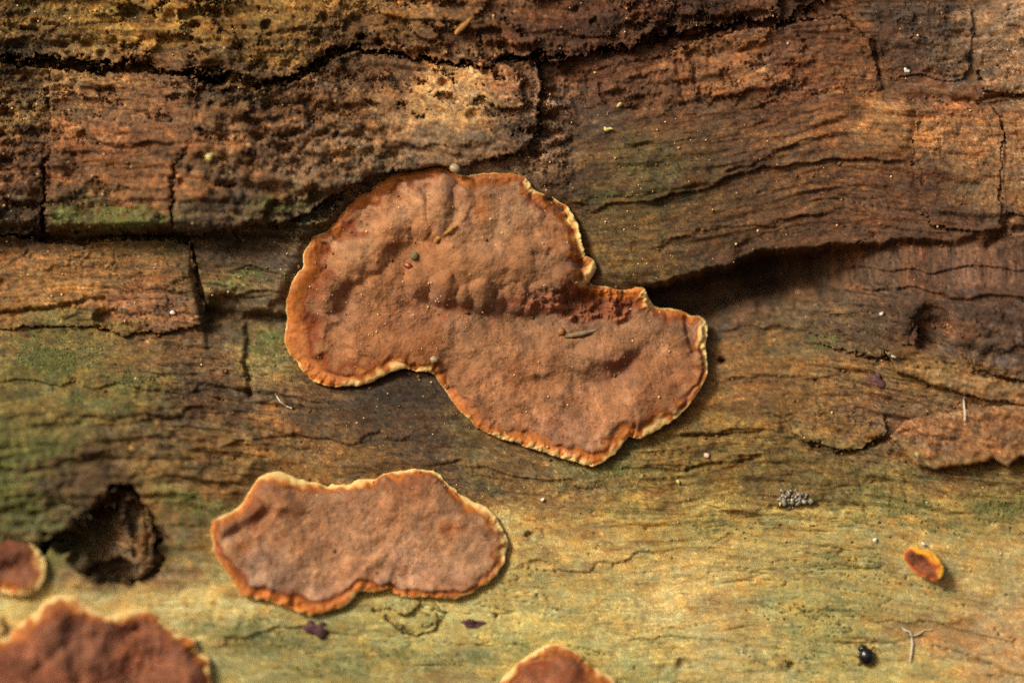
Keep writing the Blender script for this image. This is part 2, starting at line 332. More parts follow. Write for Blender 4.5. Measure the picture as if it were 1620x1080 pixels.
# ------------------------------------------------------------------ wood colour: timber, stain and algae, with shade painted in below the largest crust
CP = """20 30 132 100 46;120 30 138 106 46;250 30 134 98 42;350 50 138 102 42;450 40 142 106 46;550 40 126 88 44;700 50 100 68 38;850 40 104 64 36;1000 40 90 54 28;1100 20 88 54 30;1250 60 94 62 38;1340 80 124 78 42;1430 60 84 64 48;1500 100 100 82 64;1590 80 168 132 96;1640 60 168 134 98
20 130 80 60 40;20 185 112 86 42;110 130 150 115 70;180 160 98 66 40;250 150 92 62 40;330 140 70 54 34;400 170 110 72 44;480 130 110 78 50;600 130 118 82 50;700 150 156 120 74;780 120 150 104 72;820 170 138 98 68;700 190 146 116 70;600 180 136 96 56;950 130 108 66 40;1060 110 140 92 56;1100 100 168 118 72;1000 180 110 70 42;1200 130 108 66 40;1300 100 120 76 42;1300 200 116 75 42;1420 110 98 68 48;1480 180 126 80 50;1600 130 155 116 80
40 240 92 60 38;110 250 156 96 54;180 260 146 90 48;240 240 126 80 48;200 300 156 100 58;120 330 104 86 44;190 345 104 100 52;240 335 100 94 52;240 300 172 108 62;40 320 140 96 62;30 350 86 74 56;320 330 74 60 44;400 280 114 78 48;340 220 106 74 44;430 220 84 62 44;500 260 100 72 48;450 320 98 88 56;560 220 114 84 54;560 250 96 76 54;700 240 100 78 56;800 220 110 84 64
880 180 78 60 46;900 260 88 64 42;990 250 100 80 44;1010 270 82 82 40;950 300 114 90 44;1050 230 96 68 40;1150 220 106 70 40;1150 260 84 60 38;1250 240 114 80 46;1350 230 114 78 42;1370 210 150 110 60;1500 230 152 104 58;1550 260 152 108 68;1480 290 114 84 54;1490 320 168 128 68;1540 330 166 122 72;1610 290 190 150 100;1400 300 102 66 40;1300 320 116 75 42;1200 320 110 75 40;1100 330 112 80 40;1000 370 116 88 42;1000 410 126 98 44;1100 360 106 76 40;1230 370 104 68 38;1350 370 108 70 42;1450 360 104 68 46;1550 370 112 78 50
50 400 158 106 62;150 420 170 120 68;250 430 160 110 62;60 470 156 110 64;100 440 170 120 64;270 490 148 94 64;220 480 144 90 58;400 410 86 68 44;380 440 108 92 46;440 430 88 68 48;420 380 84 66 52;350 490 76 62 40;430 480 78 62 40;960 440 84 66 48;1130 560 104 78 48;1150 500 90 70 52;1300 500 98 72 50;1350 480 106 78 56;1300 540 84 74 42;1400 520 76 62 46;1470 470 98 68 48;1560 450 116 80 58;1600 420 116 78 54;1550 520 102 78 62;1590 560 98 76 62;1480 530 92 54 32;1200 470 84 62 46
30 520 134 88 48;100 560 88 92 44;60 590 100 98 48;150 545 120 102 46;220 600 112 108 52;200 570 118 88 48;300 560 98 72 42;350 560 90 64 42;30 640 110 98 46;100 620 132 102 52;150 630 106 104 50;250 640 102 88 46;330 620 74 54 36;380 640 78 58 38;430 540 112 114 58;440 570 132 108 58;430 620 72 54 42;20 720 90 97 46;80 690 110 108 50;120 740 98 70 46;30 790 90 90 46;200 700 104 74 48;160 680 102 88 46;260 690 134 114 64;300 660 98 68 46;380 690 144 108 58;450 660 154 108 60;300 720 128 98 52;480 700 148 108 54;550 690 138 98 52;600 660 72 54 36;650 620 58 46 34;680 680 78 56 38;620 640 62 48 34;560 640 84 62 40;520 640 96 70 44;420 730 128 94 50;280 790 112 108 52;290 820 116 118 58;350 750 122 88 52;740 740 90 66 42;640 730 114 84 46
850 740 122 88 52;800 730 112 98 52;960 740 92 88 58;900 780 136 97 52;1000 760 132 107 52;1150 620 130 92 47;1200 600 122 87 44;1130 680 122 94 44;1250 640 112 73 42;1300 620 117 82 40;1350 660 112 82 40;1350 600 122 87 44;1240 700 122 97 44;1440 640 96 68 44;1480 680 118 78 55;1450 720 112 88 58;1560 690 142 87 52;1600 680 132 87 52;1500 600 122 97 47;1570 610 142 112 62;1550 640 112 88 62;1420 560 108 82 42;1150 740 122 97 44;1250 760 112 87 44;1350 740 112 92 44;1450 760 126 112 56;1540 760 132 97 57;1600 770 122 102 52;1430 800 116 116 62;1580 800 132 130 62;1500 815 166 132 66
850 830 180 150 76;950 830 170 140 71;820 860 190 165 91;900 870 185 155 86;1040 810 140 115 51;1080 830 150 125 61;1000 850 175 145 76;1150 830 144 131 68;1250 850 150 130 71;1200 870 165 140 81;1350 850 160 140 76;1330 900 138 130 80;1400 890 150 135 76;1560 860 170 145 81;1600 900 170 150 91;1200 930 150 134 74;1280 950 142 136 74;1100 900 180 150 91;1040 960 190 165 106;1000 930 185 165 101;900 930 185 165 96;850 920 160 145 86;860 980 180 165 91;950 1000 175 155 91;1120 960 165 135 76;1150 1000 165 135 81;1100 1030 180 155 101;1050 1060 160 150 86;1200 1020 158 150 90;1250 1050 165 150 86;1330 1030 150 145 81;1420 1060 165 145 81;1500 1000 165 116 71;1580 980 180 150 101;1550 1050 165 130 81;1480 960 140 125 71;1600 1060 175 140 91;1420 980 140 125 66
60 940 175 155 91;200 935 190 170 96;300 920 185 165 96;250 960 195 180 111;360 960 200 180 116;150 940 170 150 86;80 880 120 120 56;280 870 130 122 61;400 985 130 122 70;330 1010 124 116 70;420 1000 122 112 70;480 1020 150 140 76;600 960 190 175 101;650 990 175 160 91;560 1030 146 134 74;480 1060 132 124 70;620 1020 150 146 76;700 1040 134 128 76;750 1010 160 150 81;780 980 170 155 91;820 1030 150 142 78;400 1060 150 140 81;340 1060 140 130 76;680 1070 130 112 72;1000 1060 150 146 81
60 962 178 158 94;120 950 180 160 94;170 948 186 166 96;210 955 192 172 100;280 945 192 172 102;330 905 176 158 90;300 898 172 152 86;250 935 188 168 98;380 965 196 176 110;225 820 150 92 46;238 850 142 88 48;180 880 112 78 68;220 900 96 60 44;150 850 84 60 44;175 820 90 62 42;130 880 90 64 50"""
cpts = np.array([[float(v) for v in t.split()] for row in CP.split('\n') for t in row.split(';')])
ILLUM = 1.10
C_LIN = lin(cpts[:, 2:]) / ILLUM
PAL_STEP = 6; PX0, PY0, PX1, PY1 = -400, -300, 2020, 1380
_gx = np.arange(PX0, PX1, PAL_STEP); _gy = np.arange(PY0, PY1, PAL_STEP)
_GX, _GY = np.meshgrid(_gx, _gy)
acc = np.zeros(_GX.shape + (3,)); ws = np.zeros(_GX.shape)
for (cx, cy), c in zip(cpts[:, :2], C_LIN):
    d2 = ((_GX - cx) / 1.35) ** 2 + (_GY - cy) ** 2
    wgt = np.exp(-d2 / (2 * 21.0 ** 2)) + 2e-2 / (1 + (d2 / 900.0) ** 2)
    acc += wgt[..., None] * np.log(c); ws += wgt
PAL = acc / ws[..., None]                               # log colour
def _blur(a, n):
    for ax_ in (0, 1):
        p = np.concatenate([np.repeat(a.take([0], ax_), n, ax_), a, np.repeat(a.take([-1], ax_), n, ax_)], ax_)
        cs = np.cumsum(np.concatenate([np.zeros_like(p.take([0], ax_)), p], ax_), ax_); m_ = p.shape[ax_]
        a = (cs.take(range(2 * n + 1, m_ + 1), ax_) - cs.take(range(0, m_ - 2 * n), ax_)) / (2 * n + 1)
    return a
PSM = _blur(_blur(PAL, 16), 16); dP = PAL - PSM; dL = dP.mean(-1, keepdims=True)
_k = (0.55 - 0.22 * sstep(740, 840, _GY))[..., None]
PAL = np.exp(PSM + (0.8 - 0.15 * sstep(740, 840, _GY))[..., None] * dL + _k * (dP - dL))
def pal(x, y):
    X = np.clip((x - PX0) / PAL_STEP, 0, len(_gx) - 1.01); Y = np.clip((y - PY0) / PAL_STEP, 0, len(_gy) - 1.01)
    xi = X.astype(int); yi = Y.astype(int); tx = (X - xi)[..., None]; ty = (Y - yi)[..., None]
    return (PAL[yi, xi] * (1 - tx) + PAL[yi, xi + 1] * tx) * (1 - ty) + (PAL[yi + 1, xi] * (1 - tx) + PAL[yi + 1, xi + 1] * tx) * ty
ALGAE = [(90,565,70,42,.7),(220,604,50,26,.55),(150,636,70,24,.45),(75,690,75,34,.55),(30,792,60,34,.75),(290,808,48,40,.6),(430,548,34,25,.75),(190,346,80,20,.8),(110,340,50,18,.5),(400,1000,90,26,.7),(520,1045,110,28,.45),
         (720,1040,80,22,.42),(830,1030,50,36,.38),(1330,890,70,34,.42),(1270,955,110,26,.42),(1430,800,42,20,.75),(1585,800,60,22,.8),(1500,830,150,26,.35),(1150,830,80,30,.4),(1000,268,26,14,.42),(960,312,50,9,.42),
         (400,440,60,22,.5),(85,880,24,32,.75),(1300,542,50,16,.4),(450,326,60,20,.4),(1230,1035,130,28,.4),(960,742,70,20,.4),(280,870,40,30,.4),(620,1030,100,30,.35),(1340,1010,90,30,.3)]
C_ALG = lin((86, 88, 42)) / ILLUM
C_STAIN = lin((108, 70, 38)) / ILLUM
STAINS = [(930,838,34,10,.6),(985,856,60,5,.6),(860,792,70,7,.5),(846,842,8,8,.8),(1070,1046,14,7,.7),(930,1000,20,8,.45),(1055,798,18,18,.5),(1045,775,40,8,.6),(1012,960,6,60,.35),(1120,955,60,16,.3),(1135,940,8,5,.7),(915,895,40,5,.5),
          (840,870,60,4,.5),(1430,982,70,5,.5),(1350,1012,80,3,.6),(1520,1000,120,24,.35),(1500,1030,110,4,.5),(1410,845,36,5,.5),(1240,1048,7,9,.8),(1295,868,40,4,.5),(1180,985,60,4,.4),(1260,905,50,4,.45),(380,935,14,7,.5),(1330,925,30,5,.4),(660,962,12,3,.6),(700,1070,60,12,.4),(1170,880,30,4,.4),(960,872,14,14,.4),(885,840,16,12,.5),(1140,850,14,10,.4)]
def algae(x, y, gx, gy):
    m = np.zeros(x.shape)
    for ax_, ay_, rx, ry, st in ALGAE: m = np.maximum(m, st * np.exp(-(((x - ax_) / rx) ** 2 + ((y - ay_) / ry) ** 2)))
    n = 0.30 * samp(IA, gx * 0.6, gy, 0.9) + 0.22 * samp(IB, gx * 0.7, gy, 1.0) + 0.16 * samp(GB, gx, gy, 1.0)
    return sstep(0.32, 0.75, m * 1.15 + n * np.clip(m * 3, 0, 1)) * np.clip(m * 4, 0, 1)
def wood_col(x, y, rough):
    gx, gy = grain_xy(x, y)
    wx = x + 26 * samp(ISO, x * 0.5, y, 0.9) + 26 * samp(FINE, gx * 0.5, gy, 2.0)
    wy = y + 11 * samp(ISO2, x * 0.5, y, 0.9) + 11 * samp(FINE2, gx * 0.5, gy, 2.0) + 10 * samp(GRAIN, gx, gy, 1.0)
    c = pal(wx, wy)
    g = samp(GRAIN, gx + 57, gy, 0.9) * 0.55 + samp(FIB, gx, gy, 0.8) * 0.5
    iso = samp(FINE, x + 400, y, 1.4) * 0.7 + samp(ISO2, x, y, 0.5) * 0.5
    v = lerp(g, 0.35 * g + 0.8 * iso, rough)
    c = c * np.exp((0.22 + 0.22 * rough) * (1 - 0.35 * sstep(760, 850, y)) * np.clip(v, -2.2, 2.2))[..., None]
    m2 = samp(ISO2, x * 0.6, y, 0.45) + 0.5 * samp(GRAIN2, gx, gy, 0.8)
    c = c * np.exp(rough * 0.26 * np.clip(m2, -2, 2))[..., None]
    calm = 1 - 0.62 * sstep(760, 850, y)
    lay = terrace(samp(GRAIN2, gx, gy, 1.1), 1.3)           # each fibre layer weathers a little differently
    lv = (np.sin(lay * 12.9898) * 43758.5453) % 1.0 - 0.5
    c = c * np.exp(0.34 * lv * calm)[..., None]
    st = samp(GRAIN2, gx + 640, gy * 1.0 + 77, 2.0) + 0.7 * samp(ISO, gx * 0.6, gy, 0.8)          # dark soaked-in stains drawn out along the fibres
    c = lerp(c, c * np.array([0.60, 0.55, 0.55]), (sstep(0.55, 1.5, st) * (1 - 0.45 * sstep(780, 880, y)))[..., None])
    sp = samp(FINE, gx * 0.6 + 11, gy, 1.0)
    c = c * np.exp(0.16 * np.clip(sp, -2, 2) * (1 - 0.4 * sstep(760, 850, y)))[..., None]
    th = np.clip(samp(FIB, gx + 31, gy + 5, 1.5) + 0.5 * samp(FINE2, gx * 0.3, gy, 1.3) - 1.1, 0, 1.2)   # thin dark fibre lines
    c = c * np.exp(-0.5 * th * (1 - 0.7 * rough))[..., None]
    c = c * np.exp(-0.42 * rough * erosion(x, y, gx, gy))[..., None]       # areas lowered by erosion are darkened evenly
    c = c * np.exp((0.20 * samp(IB, gx * 0.8, gy, 1.0) + 0.14 * samp(IA, gx * 0.6, gy + 9, 0.8)) * (1 - 0.55 * sstep(760, 850, y)))[..., None]
    hue = samp(IA, gx * 0.5 + 700, gy + 200, 0.8)
    c = c * np.stack([np.exp(0.06 * hue), np.exp(-0.01 * hue), np.exp(-0.10 * hue)], -1)
    al = algae(x, y, gx, gy) * (0.8 - 0.22 * sstep(760, 850, y))
    c = lerp(c, C_ALG * np.exp(0.25 * samp(IB, x + 5, y, 1.0) + 0.2 * samp(FINE, x, y, 1.0))[..., None], al[..., None])
    dk = sstep(1.25, 1.9, samp(BLOB, x, y, 0.75) + 0.35 * samp(FINE, x, y, 1.0))     # dark fungal flecks
    c = c * (1 - 0.6 * (dk * calm)[..., None])
    lt = sstep(1.5, 2.2, samp(BLOB, x + 500, y + 333, 0.6) + 0.3 * samp(FINE2, x, y, 1.0))
    c = c * (1 + 0.7 * lt[..., None])
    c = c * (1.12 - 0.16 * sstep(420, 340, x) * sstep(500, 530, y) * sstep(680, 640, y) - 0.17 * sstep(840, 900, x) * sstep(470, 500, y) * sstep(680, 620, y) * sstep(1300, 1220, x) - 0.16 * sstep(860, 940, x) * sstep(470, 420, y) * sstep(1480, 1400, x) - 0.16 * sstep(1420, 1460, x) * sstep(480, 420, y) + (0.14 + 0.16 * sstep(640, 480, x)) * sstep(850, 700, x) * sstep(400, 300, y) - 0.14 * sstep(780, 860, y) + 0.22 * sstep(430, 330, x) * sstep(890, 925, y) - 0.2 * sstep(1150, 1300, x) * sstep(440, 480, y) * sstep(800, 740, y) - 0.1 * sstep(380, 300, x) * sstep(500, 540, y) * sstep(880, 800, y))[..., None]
    sm = np.zeros(x.shape); wx2 = x + 9 * samp(IA, gx * 0.5, gy, 1.0) + 3 * samp(IB, x, y, 1.2); wy2 = y + 5 * samp(IA, gx * 0.5 + 77, gy, 1.0) + 2 * samp(IB, x + 9, y, 1.2)
    for ax_, ay_, rx, ry, st_ in STAINS: sm = np.maximum(sm, st_ * np.exp(-(((wx2 - ax_) / rx) ** 2 + ((wy2 - ay_) / ry) ** 2) ** 1.5))
    c = lerp(c, C_STAIN * np.exp(0.25 * samp(IB, x, y, 1.0))[..., None], sm[..., None])
    pl = sstep(760, 860, y)[..., None]
    c = c * lerp(np.ones(3), np.array([1.05, 1.05, 1.14]), pl)
    return np.clip(c, 0.004, 0.75)
def rough_map(x, y):
    r = sstep(420, 330, y) * sstep(960, 840, x)
    r = np.maximum(r, 0.85 * sstep(110, 60, y + 0.05 * (x - 900)) * sstep(1300, 1150, x))
    return r

# ------------------------------------------------------------------ support surface of the fungi
def big_support(x, y):
    e = 484 + 8 * samp(IA, x, x * 0 + 40, 2.2) - 0.03 * (x - 700)
    up = lerp(sstep(530, 420, y), 0.55 * sstep(e + 12, e - 34, y) + 0.45 * sstep(500, 400, y), sstep(620, 700, x))
    return 12 + 0.11 * np.clip(y - 480, 0, 400) + 24 * up + 7 * sstep(350, 270, y)
def low_support(x, y):
    return 8 + 0.14 * np.clip(y - 470, 0, 900) + 64 * sstep(700, 0, x) * sstep(490, 700, y) + 3
FSUP = [big_support, low_support, low_support, low_support, low_support]

# ------------------------------------------------------------------ the log: root, body
log = empty('rotting_log', (0, 0, 0.0))
tag(log, 'rotting horizontal log of cracked brown wood with pale greenish lower half', 'log')

def axis(a, b, step, far, growth=1.07):
    mid = np.arange(a, b + step, step); out = [mid]
    s = step; p = a; lo_ = []
    while p > -far: s *= growth; p -= s; lo_.append(p)
    s = step; p = mid[-1]; hi_ = []
    while p < far: s *= growth; p += s; hi_.append(p)
    return np.array(lo_[::-1] + list(mid) + hi_)
STEP = 2.0
PER = 3200 + 2 * math.pi * 2000
ax = axis(-140, 1760, STEP, 11000)
ay = axis(-110, 1190, STEP, PER / 2 - 400) - 540
ay = np.concatenate([[-PER / 2], ay[(ay > -PER / 2 + 20) & (ay < PER / 2 - 20)], [PER / 2]])
X, V = np.meshgrid(ax, ay); Y = V + 540
out = np.maximum(np.maximum(-100 - X, X - 1720), np.maximum(-80 - Y, Y - 1160))
fade = 1 - sstep(0, 700, out)
RG = rough_map(X, Y)
sb = smooth_base(X, np.clip(Y, -700, 1500))
hb = sb + (relief(X, Y, RG) + ledges(X, Y) - carve(X, Y)) * fade + (1 - fade) * 60 * samp(LOW, X, Y, 9.0)
hb = hb - 0.02 * np.clip(np.abs(V) - 700, 0, 3000)
fsd = np.full(X.shape, -1e3)
inb = (X > -150) & (X < 1150) & (Y > 240) & (Y < 1240)
for poly, sup in zip(FUNGI, FSUP):
    q = poly_sd(poly, X[inb], Y[inb])
    fsd[inb] = np.maximum(fsd[inb], q)
    k = sstep(-22, 6, q)
    hb[inb] = lerp(hb[inb], np.minimum(hb[inb], sup(X[inb], Y[inb]) - 3), k)
HB = hb
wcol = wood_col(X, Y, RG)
# rolled out over the rounded section of the log
R0 = 2000.0; Yd = np.zeros_like(V); Zd = np.zeros_like(V); NY = np.full_like(V, -1.0); NZ = np.zeros_like(V)
fl = np.abs(V) <= 800; Zd[fl] = -V[fl]
s = np.sign(V); a = np.clip((np.abs(V) - 800) / R0, 0, math.pi)
arc = ~fl
Yd[arc] = R0 - R0 * np.cos(a[arc]); Zd[arc] = -s[arc] * (800 + R0 * np.sin(a[arc])); NY[arc] = -np.cos(a[arc]); NZ[arc] = -s[arc] * np.sin(a[arc])
bk = np.abs(V) > 800 + R0 * math.pi
Yd[bk] = 2 * R0; Zd[bk] = (-s * (800 - (np.abs(V) - 800 - R0 * math.pi)))[bk]; NY[bk] = 1; NZ[bk] = 0
P = np.stack([(X - 810) * S, (Yd + NY * hb) * S, ZC + (Zd + NZ * hb) * S], -1)
GX, GY = grain_xy(X, Y)
PC = np.stack([GX / 100, GY / 100, hb / 100], -1)

# ------------------------------------------------------------------ plates and blocks of wood that stand proud of the body
HM_X = np.arange(-60, 1681, 2.0); HM_Y = np.arange(-40, 1121, 2.0)
HMX, HMY = np.meshgrid(HM_X, HM_Y)
_ix = np.clip(np.searchsorted(ax, HM_X), 0, len(ax) - 1); _iy = np.clip(np.searchsorted(ay + 540, HM_Y), 0, len(ay) - 1)
HM = HB[np.ix_(_iy, _ix)].copy()                        # height of whatever lies on top at each spot
def hm(x, y):
    i = int(np.clip(round((x + 60) / 2), 0, len(HM_X) - 1)); j = int(np.clip(round((y + 40) / 2), 0, len(HM_Y) - 1)); return float(HM[j, i])
def put_hm(px, py, hh, valid):
    i = np.round((px[valid] + 60) / 2).astype(int); j = np.round((py[valid] + 40) / 2).astype(int)
    ok = (i >= 0) & (i < len(HM_X)) & (j >= 0) & (j < len(HM_Y))
    np.maximum.at(HM, (j[ok], i[ok]), hh[valid][ok])
hidden = np.zeros(X.shape, bool)
def plate(name, pts, T, edge=9, rough=0.6, jag=3.0, step=2.0, tilt=(0, 0), under=1.6, label=None, keepclear=True, mat=None, extra=None, relk=1.0, vary=0.0):
    pts = np.asarray(pts, float)
    x0, y0 = pts.min(0) - 14; x1, y1 = pts.max(0) + 14
    x, y = np.meshgrid(np.arange(x0, x1, step), np.arange(y0, y1, step))
    wx = x + jag * samp(FINE2, x, y, 1.3) + jag * 1.3 * samp(ISO, x, y, 0.6); wy = y + jag * samp(FINE, x, y, 1.3) + jag * 1.3 * samp(ISO2, x, y, 0.6)
    sd = poly_sd(pts, wx, wy)
    if keepclear:
        for f in FUNGI[:2]:
            if f[:, 0].min() < x1 and f[:, 1].min() < y1 and f[:, 0].max() > x0: sd = np.minimum(sd, -poly_sd(f, x, y) - 2)
    gy_, gx_ = np.gradient(sd, step); gl = np.hypot(gx_, gy_) + 1e-6; gx_ /= gl; gy_ /= gl
    cx, cy = pts.mean(0)
    e = np.clip(sd / edge, 0, 1); prof = np.sqrt(np.clip(1 - (1 - e) ** 2, 0, 1))
    sb_ = smooth_base(x, y)
    if extra is not None: sb_ = extra(x, y)
    body = T * (0.55 + 0.45 * prof) * np.clip(1 + vary * samp(LOW2, x, y, 0.7), 0.3, 1.6) + tilt[0] * (x - cx) + tilt[1] * (y - cy)
    h = sb_ + body + (relief(x, y, rough) * relk + ledges(x, y) - carve(x, y) * np.clip(sd / 6, 0, 1)) * np.clip(0.3 + sd / 12, 0.3, 1)
    t = np.clip(-sd, 0, 12)
    h = np.where(sd < 0, h - (T * 1.3 + 16) * sstep(0, 9, t), h)
    X2 = x + gx_ * t * under; Y2 = y + gy_ * t * under
    ok = sd > -10
    keep = ok[:-1, :-1] & ok[1:, :-1] & ok[:-1, 1:] & ok[1:, 1:]
    col = wood_col(x, y, rough)
    ggx, ggy = grain_xy(x, y)
    o = grid_obj(name, world(X2, Y2, h), keep, col, np.stack([ggx / 100, ggy / 100, h / 100], -1), mat or M_BLOCK, log, flip=False)
    if label: o['label'] = label
    put_hm(x, y, h, sd > 1)
    sdm = poly_sd(pts, X, Y) if False else None
    b = (X > x0) & (X < x1) & (Y > y0) & (Y < y1)
    q = poly_sd(pts, X[b], Y[b]); hidden[b] |= q > 26
    return o

A_TOP = [(-420,-330),(1500,-330),(1400,-60),(1330,-22),(1255,14),(1180,34),(1100,44),(1040,54),(985,74),(930,82),(880,92),(850,90),(790,92),(735,100),(700,92),(620,80),(545,78),(520,88),(500,103),(470,116),(430,126),(395,131),(365,123),(345,112),(318,124),(296,112),(262,122),(236,106),(200,98),(130,95),(60,86),(0,84),(-420,70)]
plate('top_layer', A_TOP, 28, 14, 0.85, 6.5, 2.0, under=2.0, vary=0.3, label='crumbly ochre brown layer pitted with tiny holes')
plate('wood_block', [(-380,104),(0,100),(84,108),(86,160),(84,230),(74,262),(75,300),(74,366),(30,376),(-20,380),(-380,388)], 19, 10, 0.85, label='broken end block of dark brown wood')
plate('wood_block', [(78,106),(120,112),(240,122),(312,128),(314,170),(312,180),(306,236),(284,256),(278,280),(277,300),(277,360),(232,371),(200,366),(160,361),(110,360),(82,364),(79,300),(80,236)], 24, 10, 0.55, label='orange brown block with green algae along its foot')
plate('wood_block', [(306,134),(360,150),(402,152),(440,142),(490,124),(530,98),(560,87),(620,89),(700,100),(738,108),(790,100),(842,98),(850,130),(848,180),(845,218),(836,240),(790,246),(762,251),(740,262),(690,264),(640,272),(595,284),(556,304),(520,326),(490,345),(450,357),(410,354),(381,366),(332,371),(281,364),(280,310),(282,262),(302,236)], 28, 13, 0.9, label='large cracked block ending in a squared edge')
plate('wood_block', [(1376,14),(1440,6),(1524,6),(1532,60),(1528,108),(1512,130),(1484,134),(1440,122),(1404,128),(1384,100)], 8, 12, 0.35, 2.5, label='dark grey brown plate with a rounded corner')
plate('wood_block', [(1592,8),(1760,-30),(1900,20),(1900,140),(1640,150),(1600,154),(1548,150),(1538,112),(1548,72),(1572,54)], 15, 14, 0.3, 2.5, label='pale tan plate')
plate('wood_block', [(1446,172),(1500,168),(1560,172),(1578,200),(1584,260),(1583,322),(1578,366),(1520,364),(1470,356),(1452,310),(1440,250),(1442,200)], 6, 9, 0.3, 2.5)
plate('wood_block', [(1584,164),(1760,150),(1900,170),(1900,360),(1640,352),(1590,340),(1582,260)], 6, 9, 0.3, 2.5)
plate('wood_block', [(-300,380),(0,378),(120,380),(230,378),(306,382),(314,430),(326,474),(330,508),(296,519),(240,526),(196,528),(150,512),(100,516),(0,520),(-300,526)], 17, 10, 0.25, 2.5, tilt=(0.02, -0.07), mat=M_WOOD, label='smooth tan orange plank of wood')
plate('wood_flake', [(1400,690),(1424,664),(1480,648),(1540,640),(1640,640),(1860,650),(1860,740),(1660,742),(1626,728),(1603,720),(1583,738),(1562,721),(1532,734),(1500,738),(1470,742),(1440,733),(1416,706)], 30, 7, 0.5, 1.2, under=2.6, tilt=(0, 0.2), relk=0.7, label='reddish brown flake with a ragged lifted lower edge')
plate('wood_flake', [(1236,658),(1290,630),(1344,618),(1388,640),(1398,684),(1370,696),(1344,710),(1318,710),(1292,698),(1262,690)], 9, 7, 0.4, 2.0, tilt=(0, 0.2), mat=M_WOOD, relk=0.7)
plate('wood_flake', [(1396,556),(1412,548),(1440,545),(1462,556),(1484,566),(1530,588),(1600,604),(1860,640),(1860,656),(1600,640),(1530,622),(1470,606),(1410,590)], 18, 7, 0.4, 2.0, relk=0.7, mat=M_WOOD, label='ochre splinter ridge with a pale upper edge')
plate('wood_block', [(1516,496),(1580,486),(1700,480),(1860,500),(1860,610),(1640,604),(1580,596),(1536,578),(1518,540)], 16, 12, 0.4, 3, label='dull grey brown lump')
plate('wood_flake', [(1300,470),(1380,466),(1440,490),(1446,530),(1430,545),(1390,556),(1330,558),(1290,540),(1270,510)], 7, 18, 0.4, 4, mat=M_WOOD, tilt=(0, 0.1))
plate('wood_flake', [(915,112),(1000,92),(1060,82),(1110,64),(1200,46),(1290,26),(1330,30),(1366,58),(1378,130),(1340,170),(1240,190),(1120,200),(1010,204),(950,196),(930,182),(920,160)], 5, 8, 0.4, 3, mat=M_WOOD, tilt=(0, -0.13), label='broad reddish brown plate with a notched corner')
plate('wood_flake', [(-160,770),(60,748),(150,730),(216,742),(206,760),(182,776),(150,798),(112,828),(75,844),(30,851),(-160,858)], 9, 7, 0.5, 4, tilt=(0.02, 0.16), mat=M_WOOD, under=2.2, label='greenish splintered lip over the dark hollow')
chip = lambda dz: (lambda x, y: low_support(x, y) - dz + carve(x, y))
plate('wood_chip', [(206,786),(228,790),(243,812),(250,842),(246,876),(226,886),(214,862),(208,832),(198,806)], 8, 7, 0.5, 2.5, extra=chip(36), tilt=(0.25, 0.0), label='orange brown broken chunk inside the dark hollow')
plate('wood_chip', [(132,886),(160,874),(196,870),(222,884),(230,902),(196,912),(160,908),(138,902)], 8, 7, 0.5, 2.5, extra=chip(28), tilt=(0.0, 0.25), label='purplish brown broken chunk on the floor of the dark hollow')
plate('wood_flake', [(600,958),(650,944),(690,948),(708,965),(690,985),(664,998),(640,992),(612,978)], 7, 8, 0.6, 2, label='pale greenish scale under the oval crust')

hid = hidden | (fsd > 24)
cut = hid[:-1, :-1] & hid[1:, :-1] & hid[:-1, 1:] & hid[1:, 1:]
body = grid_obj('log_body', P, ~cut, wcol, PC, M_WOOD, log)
def end_cap(col_i, xs):                                  # sawn ends, far outside the picture
    ring = P[:, col_i]; n = len(ring) - 1; c = ring[:n].mean(0)
    me = bpy.data.meshes.new('sawn_end')
    me.from_pydata([tuple(c)] + [tuple(p) for p in ring[:n]], [], [(0, i + 1, (i + 1) % n + 1) for i in range(n)])
    me.materials.append(mat_plain('end_grain', (150, 112, 70), 0.8, 0.2, 0.35, 0, 60)); link('sawn_end', me, log)
end_cap(0, -1); end_cap(-1, 1)

# ------------------------------------------------------------------ forest floor under the log
fx = np.concatenate([-np.geomspace(25, 0.05, 40), np.linspace(-0.04, 0.04, 5), np.geomspace(0.05, 25, 40)])
FX, FY = np.meshgrid(fx, fx)
fz = 0.006 * samp(LOW, FX * 800, FY * 800, 1.0) + 0.003 * samp(ISO, FX * 4000, FY * 4000, 1.0)
fcol = np.ones(FX.shape + (3,)) * lin((86, 64, 44)) * np.exp(0.35 * samp(ISO2, FX * 3000, FY * 3000, 1.0))[..., None]
M_FLOOR = mat_surface('leaf_litter', 0.9, 0.5, 30.0, (1, 1, 1), 0.6, 0.2)
fl_o = grid_obj('forest_floor', np.stack([FX, FY, fz], -1), np.ones((len(fx) - 1, len(fx) - 1), bool), fcol, np.stack([FX * 10, FY * 10, fz], -1), M_FLOOR, None, flip=True)
fl_o['kind'] = 'structure'

